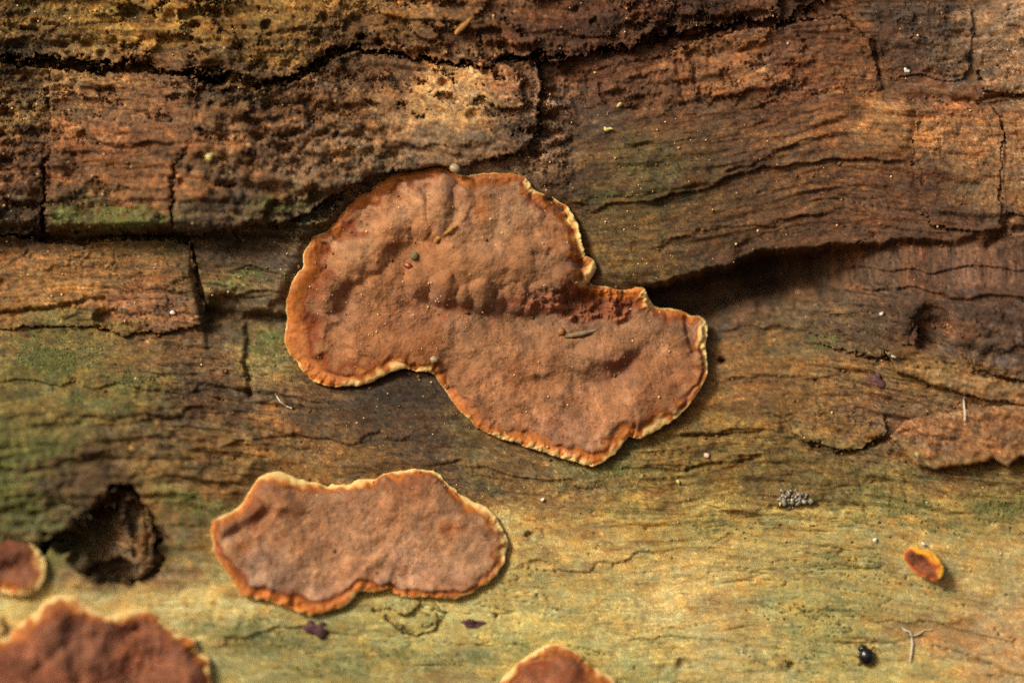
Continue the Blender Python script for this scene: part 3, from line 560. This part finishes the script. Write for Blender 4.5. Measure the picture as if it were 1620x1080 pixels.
# ------------------------------------------------------------------ crust fungi
def hexl(*c): return lin(c) / ILLUM
C_CREAM = hexl(226, 192, 122); C_ORANGE = hexl(164, 94, 36); C_RUST = hexl(126, 64, 32); C_CRUST = hexl(155, 111, 76)
def fungus(label, poly, support, bumps, T=11, lift=(0.7, 0.7), cream=(0.7, 0.4), cream_w=(3, 9), or_w=(14, 22), or_dir=(-1, 0), crust=C_CRUST, orange=C_ORANGE, crn=C_CREAM,
           rust=C_RUST, rgh=1.0, step=1.5, extra=None, dark=0.5, scallop=1.6, edge_r=11.0, bump_k=1.8, domes=(),  group='brown crust fungi on the log'):
    pts = smooth_poly(poly, 4)
    x0, y0 = pts.min(0) - 14; x1, y1 = pts.max(0) + 14
    x, y = np.meshgrid(np.arange(x0, x1, step), np.arange(y0, y1, step))
    sd = poly_sd(pts, x, y)
    sc = np.clip(1.2 - sd / 30, 0, 1)
    sd = sd + scallop * sc * (0.4 * samp(BLOB, x, y, 1.9) + 0.8 * samp(ISO, x, y, 0.6) + 0.12 * samp(FINE, x, y, 2.2))
    gy_, gx_ = np.gradient(sd, step); gl = np.hypot(gx_, gy_) + 1e-6; gx_ /= gl; gy_ /= gl
    nx_, ny_ = -gx_, -gy_                                   # outward
    facing = lambda d: np.clip((nx_ * d[0] + ny_ * d[1]) / math.hypot(*d) * 0.5 + 0.5, 0, 1)
    f_lift = sstep(0.45, 0.95, facing(lift))
    cw = lerp(cream_w[0], cream_w[1], sstep(0.4, 0.9, facing(cream))) * np.clip(1 + 0.45 * samp(IA, x, y, 1.2) + 0.25 * samp(LOW2, x, y, 0.4), 0.25, 2)
    ow = lerp(or_w[0], or_w[1], sstep(0.3, 0.9, facing(or_dir))) * np.clip(1 + 0.28 * samp(IA, x + 60, y, 1.3) + 0.3 * samp(LOW, x, y, 0.4), 0.35, 1.8)
    sdc = np.clip(sd, 0, None)
    Tl = T + 12 * f_lift * np.exp(-sdc / 30)
    rnd = np.clip(1 - sdc / edge_r, 0, 1) ** 2 * 0.73 * edge_r + 3.0 * (edge_r / 11) * np.exp(-((sdc - ow * 1.15) / 6) ** 2)
    step_in = 4.5 * sstep(ow * 0.7, ow * 1.15 + 6, sdc)     # the felt is thicker than its growing edge
    h = support(x, y) + Tl - rnd + step_in
    inner = sstep(4, 40, sdc)
    h = h + inner * rgh * (2.0 * samp(ISO, x, y, 0.9) + 0.9 * samp(IA, x, y, 1.4) + 0.4 * samp(IB, x, y, 1.3) + 5.0 * samp(LOW, x, y, 0.3) + 1.6 * sstep(1.9, 3.0, samp(BLOB, x, y, 0.6)))
    h = h + 0.22 * samp(FINE2, x, y, 1.6)
    rad = np.arctan2(gy_, gx_)                              # fine radial pleats near the edge
    h = h + 0.45 * np.exp(-((sdc - 9) / 9) ** 2) * samp(BLOB, x, y, 1.3)
    bx = x + 2.2 * samp(IA, x, y, 1.3); by = y + 2.2 * samp(IA, x + 99, y + 9, 1.3)
    for (cx, cy, rx, ry, dg, am) in bumps: h = h + bump_k * am * rot_gauss(bx, by, cx, cy, rx, ry, dg, 1.1)
    dm = np.zeros(x.shape)
    for (cx, cy, rx, ry, dg, am) in domes:                  # rounded nodules that swell out of the felt
        a_ = math.radians(dg); u_ = ((bx - cx) * math.cos(a_) + (by - cy) * math.sin(a_)) / rx; v_ = (-(bx - cx) * math.sin(a_) + (by - cy) * math.cos(a_)) / ry
        q_ = np.clip(1 - (u_ * u_ + v_ * v_), 0, 1); dm = np.maximum(dm, am * q_ ** 1.25 * (1.7 - 0.7 * q_))
    h = h + dm
    c = np.ones(x.shape + (3,)) * crust
    c = c * np.exp(0.13 * samp(ISO2, x, y, 0.7) + 0.13 * samp(IA, x + 45, y, 0.9) + 0.08 * samp(IB, x, y, 1.0) + 0.06 * samp(FINE, x, y, 1.1))[..., None]
    hu = samp(LOW2, x, y, 0.6) * 0.6 + samp(ISO, x + 222, y, 0.7) * 0.5
    c = c * np.stack([np.exp(0.04 * hu), np.exp(-0.05 * hu), np.exp(-0.11 * hu)], -1)
    b1 = sstep(0.1, 1.3, samp(LOW2, x + 40, y, 0.22) + 0.5 * samp(IA, x, y + 30, 1.3)); b2 = sstep(0.2, 1.4, samp(LOW, x, y + 90, 0.2) + 0.5 * samp(IA, x + 70, y, 1.1))
    c = lerp(c, c * np.array([0.92, 0.98, 1.16]), (0.8 * b1)[..., None])                 # greyer old felt
    c = lerp(c, c * np.array([0.90, 0.76, 0.62]), (0.65 * b2)[..., None])                # cinnamon patches
    c = lerp(c, c * np.array([0.80, 0.66, 0.56]), (0.7 * sstep(70, 20, sdc) * sstep(-0.4, 1.0, samp(IA, x + 15, y, 1.6)))[..., None])
    c = c * np.exp(0.06 * np.sin(sdc / 7.0 + 1.6 * samp(LOW, x, y, 0.3)) * sstep(140, 30, sdc))[..., None]     # faint growth zones
    och = sstep(1.0, 2.2, samp(ISO2, x + 90, y + 640, 0.8)) * 0.3
    c = lerp(c, orange * 0.8, och[..., None])
    dkf = sstep(1.6, 2.3, samp(BLOB, x + 77, y, 0.8)) * 0.45
    c = c * (1 - dkf[..., None])
    if extra is not None: h, c = extra(x, y, sd, h, c)
    k_r = sstep(ow * 1.9 + cw, ow * 0.9 + cw, sdc) * (0.62 + 0.5 * np.clip(samp(ISO, x + 10, y, 0.6), -1, 1))
    c = lerp(c, rust, np.clip(k_r * dark * 1.4, 0, 1)[..., None])
    k_o = sstep(ow + cw + 2, ow * 0.7 + cw, sdc)
    c = lerp(c, orange * (1.3 - 0.55 * np.clip((sdc - cw) / np.maximum(ow, 1), 0, 1))[..., None] * np.exp(0.14 * samp(FINE, x, y, 1.6) + 0.12 * samp(ISO2, x, y, 0.6))[..., None], k_o[..., None])
    k_c = sstep(cw * 1.5, cw * 0.35, sdc)
    c = lerp(c, crn * np.exp(0.08 * samp(FINE2, x, y, 1.0))[..., None], np.clip(k_c, 0, 1)[..., None])
    t = np.clip(-sd, 0, 10)
    h = np.where(sd < 0, h - (T + 15) * sstep(0, 8, t) - 0.6 * t, h)
    c = np.where((sd < -3)[..., None], rust * 0.8, c)       # brown underside
    X2 = x + gx_ * t * 1.9; Y2 = y + gy_ * t * 1.9
    ok = sd > -8
    keep = ok[:-1, :-1] & ok[1:, :-1] & ok[:-1, 1:] & ok[1:, 1:]
    edge = (sdc < ow * 0.85 + cw); ek = edge[:-1, :-1]
    cx, cy = pts.mean(0)
    e = empty('crust_fungus', wpt(cx, cy, float(support(np.array([cx]), np.array([cy]))[0])))
    tag(e, label, 'fungus', group)
    Pw = world(X2, Y2, h); pc = np.stack([x / 100, y / 100, h / 100], -1)
    grid_obj('crust', Pw, keep & ~ek, c, pc, M_CRUST, e)
    grid_obj('margin', Pw, keep & ek, c, pc, M_RIM, e)
    put_hm(x, y, h, sd > 2)
    return e

def big_extra(x, y, sd, h, c):
    # rusty broken hollow between the two lobes
    q = rot_gauss(x, y, 930, 485, 75, 26, 8)
    k = sstep(0.25, 0.75, q + 0.18 * samp(ISO, x, y, 0.5))
    h = h - 6 * k + k * (5.0 * samp(IA, x, y, 0.8) + 2.0 * samp(IB, x, y, 1.2))
    c = lerp(c, (hexl(136, 74, 42) * np.exp(0.3 * samp(IA, x, y, 0.8))[..., None]), (0.7 * k)[..., None])
    k2 = rot_gauss(x, y, 1006, 468, 22, 14, 0); c = lerp(c, hexl(126, 44, 22), np.clip(k2 * 1.2, 0, 1)[..., None])
    # groove behind the upturned rim of the upper lobe and of the outer tip
    g = np.exp(-((line_d([(868,316),(890,334),(905,360),(912,390),(916,415),(918,440)], x, y)) / 6.0) ** 2)
    h = h - 20 * g
    r = np.exp(-((line_d([(900,338),(914,362),(920,390),(934,412),(934,430)], x, y)) / 8.0) ** 2); h = h + 6 * r
    g = np.exp(-((line_d([(1084,504),(1088,530),(1096,556)], x, y)) / 4.5) ** 2); h = h - 10 * g
    # red brown streaks at the foot of the lumps
    k3 = np.exp(-((y - (488 - 0.02 * (x - 700) + 7 * samp(IA, x, y, 1.2))) / 8) ** 2) * sstep(-0.6, 0.8, samp(IA, x + 50, y, 1.5)) * sstep(640, 690, x) * sstep(900, 860, x)
    c = lerp(c, hexl(150, 72, 46), (0.6 * k3)[..., None])
    k4 = rot_gauss(x, y, 985, 578, 36, 14, -38); c = lerp(c, hexl(112, 62, 46), np.clip(0.8 * k4, 0, 1)[..., None])  # shade of the dimple darkened into the felt colour
    k5 = rot_gauss(x, y, 762, 335, 14, 20, 0); c = lerp(c, hexl(184, 110, 54), np.clip(0.7 * k5, 0, 1)[..., None])
    # radial wrinkles of the upper lobe
    ang = np.arctan2(y - 470, x - 720); rr = np.hypot(x - 720, y - 470)
    h = h + 2.6 * sstep(80, 140, rr) * sstep(15, 40, sd) * sstep(470, 420, y) * sstep(820, 640, x) * samp(ISO, ang * 120, rr * 0.25, 0.7)
    k6 = sstep(0.3, 0.8, rot_gauss(x, y, 720, 430, 170, 45, 4)); c = lerp(c, hexl(158, 106, 66), (0.55 * k6)[..., None])
    return h, c
BIG_B = [(546,472,14,16,0,-8),(625,345,26,30,-30,4),(690,320,22,34,10,3),(645,418,44,40,30,-6),(770,405,100,40,0,6),(850,410,50,40,0,5),(780,350,60,30,0,3),
         (985,580,32,10,-38,-7),(955,562,40,20,-20,6),(1012,604,44,18,-38,6),(900,602,60,14,-8,-4),(800,560,80,34,10,5),(560,545,70,34,0,4),(600,590,40,14,-15,4),
         (716,604,18,46,-30,-7),(1010,650,60,30,-30,4),(512,520,10,40,10,3),(560,520,14,14,0,3),(900,600,7,6,0,3),(845,590,6,6,0,3),(890,640,6,5,0,3),(535,510,20,5,30,4),(570,556,34,5,35,3)]
BIG_D = [(585,392,98,40,-43,19),(552,424,42,32,-30,25),(524,462,24,36,0,13),(620,352,44,48,-20,17),(660,338,22,50,-14,17),(700,332,26,60,4,16),(735,330,24,52,10,17),(750,350,64,64,0,14),(830,370,76,66,10,17),
         (664,446,28,26,0,16),(704,453,31,35,8,28),(736,467,24,22,20,21),(764,463,27,36,-8,28),(792,471,20,22,0,20),(816,465,27,36,0,27),(838,481,20,20,0,19),(864,465,32,32,20,25),(896,442,34,30,-20,21),(780,428,130,58,0,20),(890,390,40,60,0,12)]
fungus('largest crust fungus, two fused brown lobes, on the wood above the oval crust', BIG, big_support, BIG_B, domes=BIG_D, T=11, cream=(0.8, 0.55), cream_w=(1.6, 10), or_w=(11, 21), or_dir=(-1, -0.15), extra=big_extra, dark=0.75)
def oval_extra(x, y, sd, h, c):
    k = sstep(0.2, 0.8, rot_gauss(x, y, 400, 820, 40, 34, -30) + 0.2 * samp(ISO, x, y, 0.4))
    h = h + k * 4 * samp(ISO2, x, y, 0.4)
    c = lerp(c, hexl(122, 68, 44), (0.45 * k)[..., None])
    k = rot_gauss(x, y, 715, 832, 18, 12, 0); c = lerp(c, hexl(190, 106, 48), np.clip(0.6 * k, 0, 1)[..., None])
    k = rot_gauss(x, y, 390, 862, 18, 12, -20); c = lerp(c, hexl(182, 112, 58), np.clip(0.6 * k, 0, 1)[..., None])
    return h, c
fungus('brown oval crust fungus with a pale rim, lying alone below the largest crust', OVAL, low_support,
       [(420,815,30,12,-60,-9),(378,840,26,9,-30,-8),(440,790,34,14,20,6),(540,850,80,40,0,3),(500,775,80,10,0,-4),(600,800,14,26,20,-4),(660,800,40,30,0,4),(720,870,50,30,-20,4),(570,915,30,20,0,5),(420,930,9,7,0,-5),(473,950,9,7,0,-5),(600,900,10,30,60,-3)],
       T=10, cream=(0.7, -0.7), cream_w=(2.0, 7), or_w=(8, 11), or_dir=(-0.6, 0.7), extra=oval_extra, crust=hexl(160, 116, 82), dark=0.8)
fungus('small round reddish crust cut by the picture edge, beside the dark knot hole', ROUND, low_support, [(10,880,14,10,0,5),(40,910,16,12,30,5),(20,920,12,8,0,-4)],
       T=12, cream=(0.9, 0.5), cream_w=(2.5, 7), or_w=(6, 6), crust=hexl(122, 76, 52), rgh=2.2, dark=0.7)
fungus('reddish brown lobed crust in the bottom corner under the pale streak', BLEFT, low_support, [(80,1040,14,9,-40,-6),(140,1070,14,16,0,-5),(170,1030,60,40,0,5),(250,1040,40,30,20,-3)],
       T=11, cream=(0.3, -0.9), cream_w=(3, 9), or_w=(10, 10), crust=hexl(138, 86, 60), rgh=1.9, dark=0.6)
fungus('half hidden crust rising at the bottom edge below the oval crust', BCEN, low_support, [(880,1070,40,30,0,4)],
       T=9, cream=(0.0, -0.9), cream_w=(2.2, 5), or_w=(11, 11), crust=hexl(148, 92, 62), dark=0.7)
def cup_sup(x, y):
    return low_support(x, y) + 0 + 0.22 * (x - 1454) + 0.06 * (y - 888) + 6
fungus('tiny orange cup shaped fungus alone on the pale wood', CUP, cup_sup, [(1451,888,19,13,40,-9)], T=11, cream=(0.9, -0.6), cream_w=(1.0, 7.0), or_w=(5, 5), crust=hexl(116, 66, 40), orange=hexl(156, 72, 24),
       crn=hexl(220, 158, 40), rust=hexl(128, 50, 18), rgh=2.2, step=0.8, dark=0.9, scallop=1.0, edge_r=3.5, bump_k=1.0)

# ------------------------------------------------------------------ small things
def mesh_obj(name, verts, faces, mat, parent=None, smooth=True):
    off = Vector(parent.matrix_basis.translation) if parent is not None else Vector((0, 0, 0))
    me = bpy.data.meshes.new(name); me.from_pydata([tuple(Vector(v) - off) for v in verts], [], faces)
    me.materials.append(mat)
    if smooth: me.shade_smooth()
    return link(name, me, parent)
import bmesh
def ico(sub):
    b = bmesh.new(); bmesh.ops.create_icosphere(b, subdivisions=sub, radius=1.0)
    v = np.array([q.co[:] for q in b.verts]); f = [tuple(l.index for l in q.verts) for q in b.faces]; b.free(); return v, f
ICO = {k: ico(k) for k in (1, 2, 3, 4)}
def lump(x, y, h, rx, ry, rh, rot=0, sub=3, rough=0.15, seed=0):
    """an irregular rounded grain; returns world verts, faces"""
    v, f = ICO[sub]; r = np.random.default_rng(seed)
    d = r.standard_normal((6, 3)); ph = r.uniform(0, 6, 6)
    k = 1 + rough * sum(np.sin(v @ d[i] * 2.2 + ph[i]) for i in range(6)) / 2.2
    v = v * k[:, None]; a = math.radians(rot); ca, sa = math.cos(a), math.sin(a)
    px = x + v[:, 0] * rx * ca - v[:, 1] * ry * sa; py = y + v[:, 0] * rx * sa + v[:, 1] * ry * ca; ph_ = h + v[:, 2] * rh
    return world(px, py, ph_), f
def tube(pts, rad, nseg=7):
    """pts in (x,y,h) u; rad per point"""
    P = [Vector((p[0], p[1], p[2])) for p in pts]; V_ = []; F = []
    for i, p in enumerate(P):
        d = (P[min(i + 1, len(P) - 1)] - P[max(i - 1, 0)]).normalized()
        a = d.cross(Vector((0, 0, 1))); a = a.normalized() if a.length > 1e-4 else Vector((1, 0, 0)); b = d.cross(a)
        for k in range(nseg):
            t = 2 * math.pi * k / nseg; q = p + (a * math.cos(t) + b * math.sin(t)) * rad[i]
            V_.append(wpt(q.x, q.y, q.z))
    for i in range(len(P) - 1):
        for k in range(nseg):
            F.append((i * nseg + k, i * nseg + (k + 1) % nseg, (i + 1) * nseg + (k + 1) % nseg, (i + 1) * nseg + k))
    F.append(tuple(range(nseg))); F.append(tuple(range((len(P) - 1) * nseg, len(P) * nseg))[::-1])
    return V_, F
M_WHITE = mat_plain('white_grain', (214, 206, 190), 0.5, 0.5, 0.12)
M_PINK = mat_plain('pinkish_grain', (206, 168, 156), 0.45, 0.5, 0.12)
M_BEAD = mat_plain('translucent_bead', (176, 156, 120), 0.25, 0.5, 0.15, 0.25)
M_BLACK = mat_plain('glossy_black_shell', (16, 15, 18), 0.12, 0.6, 0.2)
M_GREY = mat_plain('grey_granule', (122, 116, 100), 0.5, 0.5, 0.65)
M_YEL = mat_plain('yellowish_granule', (190, 178, 110), 0.6, 0.4, 0.2)
M_PURP = mat_plain('purple_brown_lump', (84, 56, 56), 0.75, 0.25, 0.5)
M_TWIG = mat_plain('ochre_splinter', (160, 112, 54), 0.7, 0.3, 0.35)
M_GSPL = mat_plain('grey_splinter', (124, 104, 78), 0.8, 0.3, 0.3)
M_OLIVE = mat_plain('olive_seed', (104, 92, 60), 0.6, 0.4, 0.3)
M_RSEED = mat_plain('red_brown_seed', (128, 56, 30), 0.35, 0.5, 0.3)
M_THREAD = mat_plain('pale_thread', (196, 184, 160), 0.5, 0.4, 0.1)
M_MOSS = mat_plain('moss_green', (98, 128, 38), 0.7, 0.3, 0.35)
M_SPECK = mat_plain('pale_speck', (206, 168, 120), 0.5, 0.5, 0.4, 0, 800)

# round black beetle
bh = hm(1363, 1031)
be = empty('beetle', wpt(1363, 1031, bh)); tag(be, 'tiny round glossy black beetle on the pale wood near the bottom edge', 'beetle')
v, f = lump(1365, 1033, bh + 8, 12.5, 14.5, 11, -12, 4, 0.0); mesh_obj('shell', v, f, M_BLACK, be)
v, f = lump(1359, 1019.5, bh + 6, 7, 4.5, 5.5, -15, 3, 0.03); mesh_obj('head', v, f, M_BLACK, be)
for k, (dx, dy, ex, ey) in enumerate([(-9, -8, -15, -13), (-12, 0, -18, 0), (-10, 9, -15, 15), (8, -10, 12, -17), (11, 0, 17, 2), (9, 9, 14, 15)]):
    v, f = tube([(1365 + dx, 1033 + dy, bh + 6), (1365 + (dx + ex) / 2, 1033 + (dy + ey) / 2, bh + 6), (1365 + ex * 0.9, 1033 + ey * 0.9, bh + 1)], [1.4, 1.2, 0.8]); mesh_obj('leg', v, f, M_BLACK, be)
# grey granules
gh = hm(1255, 792)
ge = empty('granule_cluster', wpt(1255, 792, gh)); tag(ge, 'clump of grey granules beside a thin crack on the ochre wood', 'granules')
r_ = random.Random(11)
for k in range(46):
    a_ = r_.uniform(0, 6.28); q = math.sqrt(r_.random()); gx0 = 1250 + 25 * q * math.cos(a_) + (6 if k % 3 == 0 else 0); gy0 = 787 + 15 * q * math.sin(a_)
    rr = r_.uniform(1.3, 4.2); v, f = lump(gx0, gy0, hm(gx0, gy0) + 1 + 6 * (1 - q), rr * r_.uniform(0.7, 1.2), rr, rr * 1.1, r_.uniform(0, 180), 2, 0.25, k)
    mesh_obj('granule', v, f, M_YEL if k in (5, 6, 17) else M_GREY, ge)
# white crumbs
CR = [(275,495,5,4,M_WHITE,'white crumb on the smooth tan plank beside the dark pit'),
      (1432,114,4.5,4.5,M_WHITE,'round white speck on the dark grey plate near the top edge'),
      (1117,719,5.5,4.5,M_PINK,'pinkish white crumb below the tip of the largest crust'),
      (858,788,3.2,3.2,M_WHITE,'tiny white speck on orange wood beyond the oval crust'),
      (1072,762,3.2,3.6,M_YEL,'tiny yellow grain on ochre wood below the pinkish crumb'),
      (1444,716,3.0,4.4,M_YEL,'yellow grain on the ragged reddish flake'),
      (1380,852,4,4,M_WHITE,'white speck on pale wood left of the tiny orange cup'),
      (1456,858,5,2.5,M_WHITE,'flat white fleck just above the tiny orange cup'),
      (980,168,3.5,4.5,M_YEL,'pale grain near the notched corner of the reddish plate'),
      (962,206,3.5,6,M_YEL,'pale oblong grain on dark wood right of the big block'),
      (338,252,7,6,M_YEL,'pale yellow crumb on the cracked wood left of the big block'),
      (1390,497,3.5,3.5,M_WHITE,'white speck on the dark lump right of the deep cleft')]
for k, (x_, y_, rx, ry, m_, lb) in enumerate(CR):
    v, f = lump(x_, y_, hm(x_, y_) + 2.0, rx, ry, min(rx, ry), 30 * k, 2, 0.3, 40 + k); o = mesh_obj('crumb', v, f, m_); tag(o, lb, 'crumb', 'pale crumbs on the wood')
for x_, y_, r0, lb in [(720, 268, 8.5, 'pale translucent bead wedged between the big block and the largest crust'), (687, 568, 6.5, 'small pale bead on the largest crust near its lower notch')]:
    v, f = lump(x_, y_, hm(x_, y_) + 4, r0, r0 * 0.8, r0 * 0.8, 10, 3, 0.06, 5); o = mesh_obj('bead', v, f, M_BEAD); tag(o, lb, 'bead', 'pale beads on the largest crust')
for x_, y_, rx, ry, lb in [(505, 986, 16, 11, 'dark purple lump under the lower edge of the oval crust'), (746, 979, 19, 11, 'reddish purple lump on pale wood below the oval crust'), (1386, 598, 17, 11, 'blackish purple lump near the ochre splinter ridge')]:
    v, f = lump(x_, y_, hm(x_, y_) - 1, rx, ry, 6, 5, 3, 0.45, int(x_)); o = mesh_obj('lump', v, f, M_PURP); tag(o, lb, 'lump', 'purple lumps on the wood')
# debris on the largest crust
h0 = hm(692, 382); h1 = hm(718, 363)
v, f = tube([(689,384,h0+3),(694,378,h0+5),(702,373,h0+4.5),(710,368,h1+5),(718,362,h1+4),(724,358,h1+3)], [3.4,4.2,2.6,2.8,3.0,1.2]); o = mesh_obj('splinter', v, f, M_TWIG); tag(o, 'small ochre splinter lying across the upper lobe of the largest crust', 'splinter')
h0 = hm(915, 530)
v, f = tube([(893,533,h0+2),(903,531,h0+4),(918,528,h0+4),(932,525,h0+3),(942,522,h0+1)], [2.0,4.0,4.6,3.4,0.8]); o = mesh_obj('splinter', v, f, M_GSPL); tag(o, 'grey splinter lying on the lower lobe of the largest crust', 'splinter')
v, f = lump(888, 524, hm(888, 524) + 3, 4, 6, 4, 0, 2, 0.3, 3); o = mesh_obj('crumb', v, f, M_TWIG); tag(o, 'ochre crumb at the tip of the grey splinter', 'crumb', 'pale crumbs on the wood')
v, f = lump(656, 406, hm(656, 406) + 4, 6.5, 6.5, 6, 0, 3, 0.1, 4); o = mesh_obj('grain', v, f, M_OLIVE); tag(o, 'olive round grain on the upper lobe of the largest crust', 'grain')
v, f = lump(647, 421, hm(647, 421) + 3.5, 6, 5, 5, 30, 3, 0.15, 6); o = mesh_obj('grain', v, f, M_RSEED); tag(o, 'red brown grain just below the olive round grain', 'grain')
h0 = hm(735, 45)
v, f = tube([(722,58,h0),(730,50,h0+6),(738,43,h0+8),(747,33,h0+9)], [3.5,5,4.5,2]); o = mesh_obj('splinter', v, f, M_TWIG); tag(o, 'stubby ochre splinter sticking from the crumbly top layer', 'splinter')
# threads
def thread(pts, rad, label, parent=None):
    P_ = []
    for i in range(len(pts) - 1):
        for j in range(4):
            t = j / 4; P_.append((lerp(pts[i][0], pts[i + 1][0], t), lerp(pts[i][1], pts[i + 1][1], t)))
    P_.append(pts[-1]); Q = [(a, b, hm(a, b) + rad + 1.5) for a, b in P_]
    rr = [rad * (0.6 + 0.4 * math.sin(math.pi * (i + 1) / (len(Q) + 1))) for i in range(len(Q))]
    v, f = tube(Q, rr, 6); o = mesh_obj('thread' if parent is None else 'strand', v, f, M_THREAD, parent)
    if label: tag(o, label, 'thread', 'pale threads on the wood')
    return o
thread([(438,622),(446,634),(456,642),(464,645)], 1.6, 'curved white thread below the lower lobe edge of the largest crust')
thread([(1519,628),(1520,645),(1519,664)], 2.0, 'upright white thread on the wood above the ragged flake')
thread([(1396,556),(1406,563),(1416,567)], 1.6, 'short pale thread at the tip of the ochre splinter ridge')
te = empty('thread', wpt(1436, 1005, hm(1436, 1005))); tag(te, 'white forked thread shaped like a letter Y on the pale wood', 'thread', 'pale threads on the wood')
thread([(1433,1041),(1435,1028),(1437,1015),(1436,1000)], 1.8, None, te); thread([(1436,1000),(1433,994),(1426,992),(1420,986)], 1.7, None, te); thread([(1436,1001),(1446,998),(1455,992),(1466,991)], 0.9, None, te)
# dust: uncountable bright grains over wood and crust
VV = []; FF = []; n0 = 0; r_ = random.Random(21)
for k in range(1250):
    x_ = r_.uniform(-40, 1660); y_ = r_.uniform(-20, 1100)
    if k >= 900: x_ = r_.uniform(480, 1090); y_ = r_.uniform(300, 700) if k % 3 else r_.uniform(760, 930)
    wgt = 1.0 if y_ < 480 else (0.45 if y_ < 760 else 0.22)
    if x_ > 1250: wgt *= 0.45
    if k >= 900: wgt = 0.8
    if r_.random() > wgt: continue
    rr = r_.choice([0.9, 1.1, 1.3, 1.3, 1.7, 2.2]) * (0.8 if k >= 900 else 1)
    v, f = lump(x_, y_, hm(x_, y_) + 0.5, rr, rr * r_.uniform(0.7, 1.2), rr, 0, 1, 0.2, k)
    VV.append(v); FF += [tuple(i + n0 for i in q) for q in f]; n0 += len(v)
du = mesh_obj('dust', np.concatenate(VV), FF, M_SPECK); du['kind'] = 'stuff'; du['label'] = 'pale dust grains scattered over the wood and crusts'; du['category'] = 'dust'

# frass and soil crumbs lodged in the hollows, and powdery algae: nobody could count either
_bl = HM.copy()
for _ in range(3):
    _bl = (_bl + np.roll(_bl, 5, 0) + np.roll(_bl, -5, 0) + np.roll(_bl, 5, 1) + np.roll(_bl, -5, 1)) / 5
HOL = _bl - HM                                            # positive in hollows
def grains(name, n, accept, rad, mat, label, cat, seed):
    r = random.Random(seed); VV = []; FF = []; n0 = 0; k = 0; tries = 0
    v0, f0 = ICO[1]; f0 = np.array(f0)
    while k < n and tries < 60000:
        tries += 1
        x_ = r.uniform(-50, 1670); y_ = r.uniform(-30, 1110)
        if r.random() > accept(x_, y_): continue
        rr = r.choice(rad); a = r.uniform(0, 6.28); sx = r.uniform(0.7, 1.5)
        jit = 1 + 0.25 * np.array([r.uniform(-1, 1) for _ in range(len(v0))])[:, None]
        v = v0 * jit * rr
        px = x_ + v[:, 0] * sx * math.cos(a) - v[:, 1] * math.sin(a); py = y_ + v[:, 0] * sx * math.sin(a) + v[:, 1] * math.cos(a)
        VV.append(world(px, py, hm(x_, y_) + 0.3 * rr + v[:, 2])); FF.append(f0 + n0); n0 += len(v); k += 1
    o = mesh_obj(name, np.concatenate(VV), [tuple(int(i) for i in q) for q in np.concatenate(FF)], mat)
    o['kind'] = 'stuff'; o['label'] = label; o['category'] = cat
def hol(x, y): 
    i = int(np.clip(round((x + 60) / 2), 0, len(HM_X) - 1)); j = int(np.clip(round((y + 40) / 2), 0, len(HM_Y) - 1)); return float(HOL[j, i])
M_FRASS = mat_plain('frass_brown', (112, 78, 46), 0.8, 0.2, 0.55, 0, 500)
M_ALG = mat_plain('algae_powder', (104, 112, 50), 0.8, 0.2, 0.4, 0, 700)
grains('frass', 1300, lambda x, y: min(1.0, max(0.0, (hol(x, y) - 1.5) / 6)) * (0.25 if y > 780 else 1.0), [1.0, 1.3, 1.6, 2.0, 2.6, 3.4], M_FRASS, 'brown frass and soil crumbs lodged in cracks and ledges', 'frass', 31)
def _alg(x, y):
    m = 0.0
    for ax_, ay_, rx, ry, st in ALGAE: m = max(m, st * math.exp(-(((x - ax_) / rx) ** 2 + ((y - ay_) / ry) ** 2)))
    return max(0.0, m - 0.12) * 0.9
grains('algae_powder', 1500, _alg, [0.8, 1.0, 1.2, 1.5, 1.9], M_ALG, 'powdery green algae grains in patches on the wood', 'algae', 33)
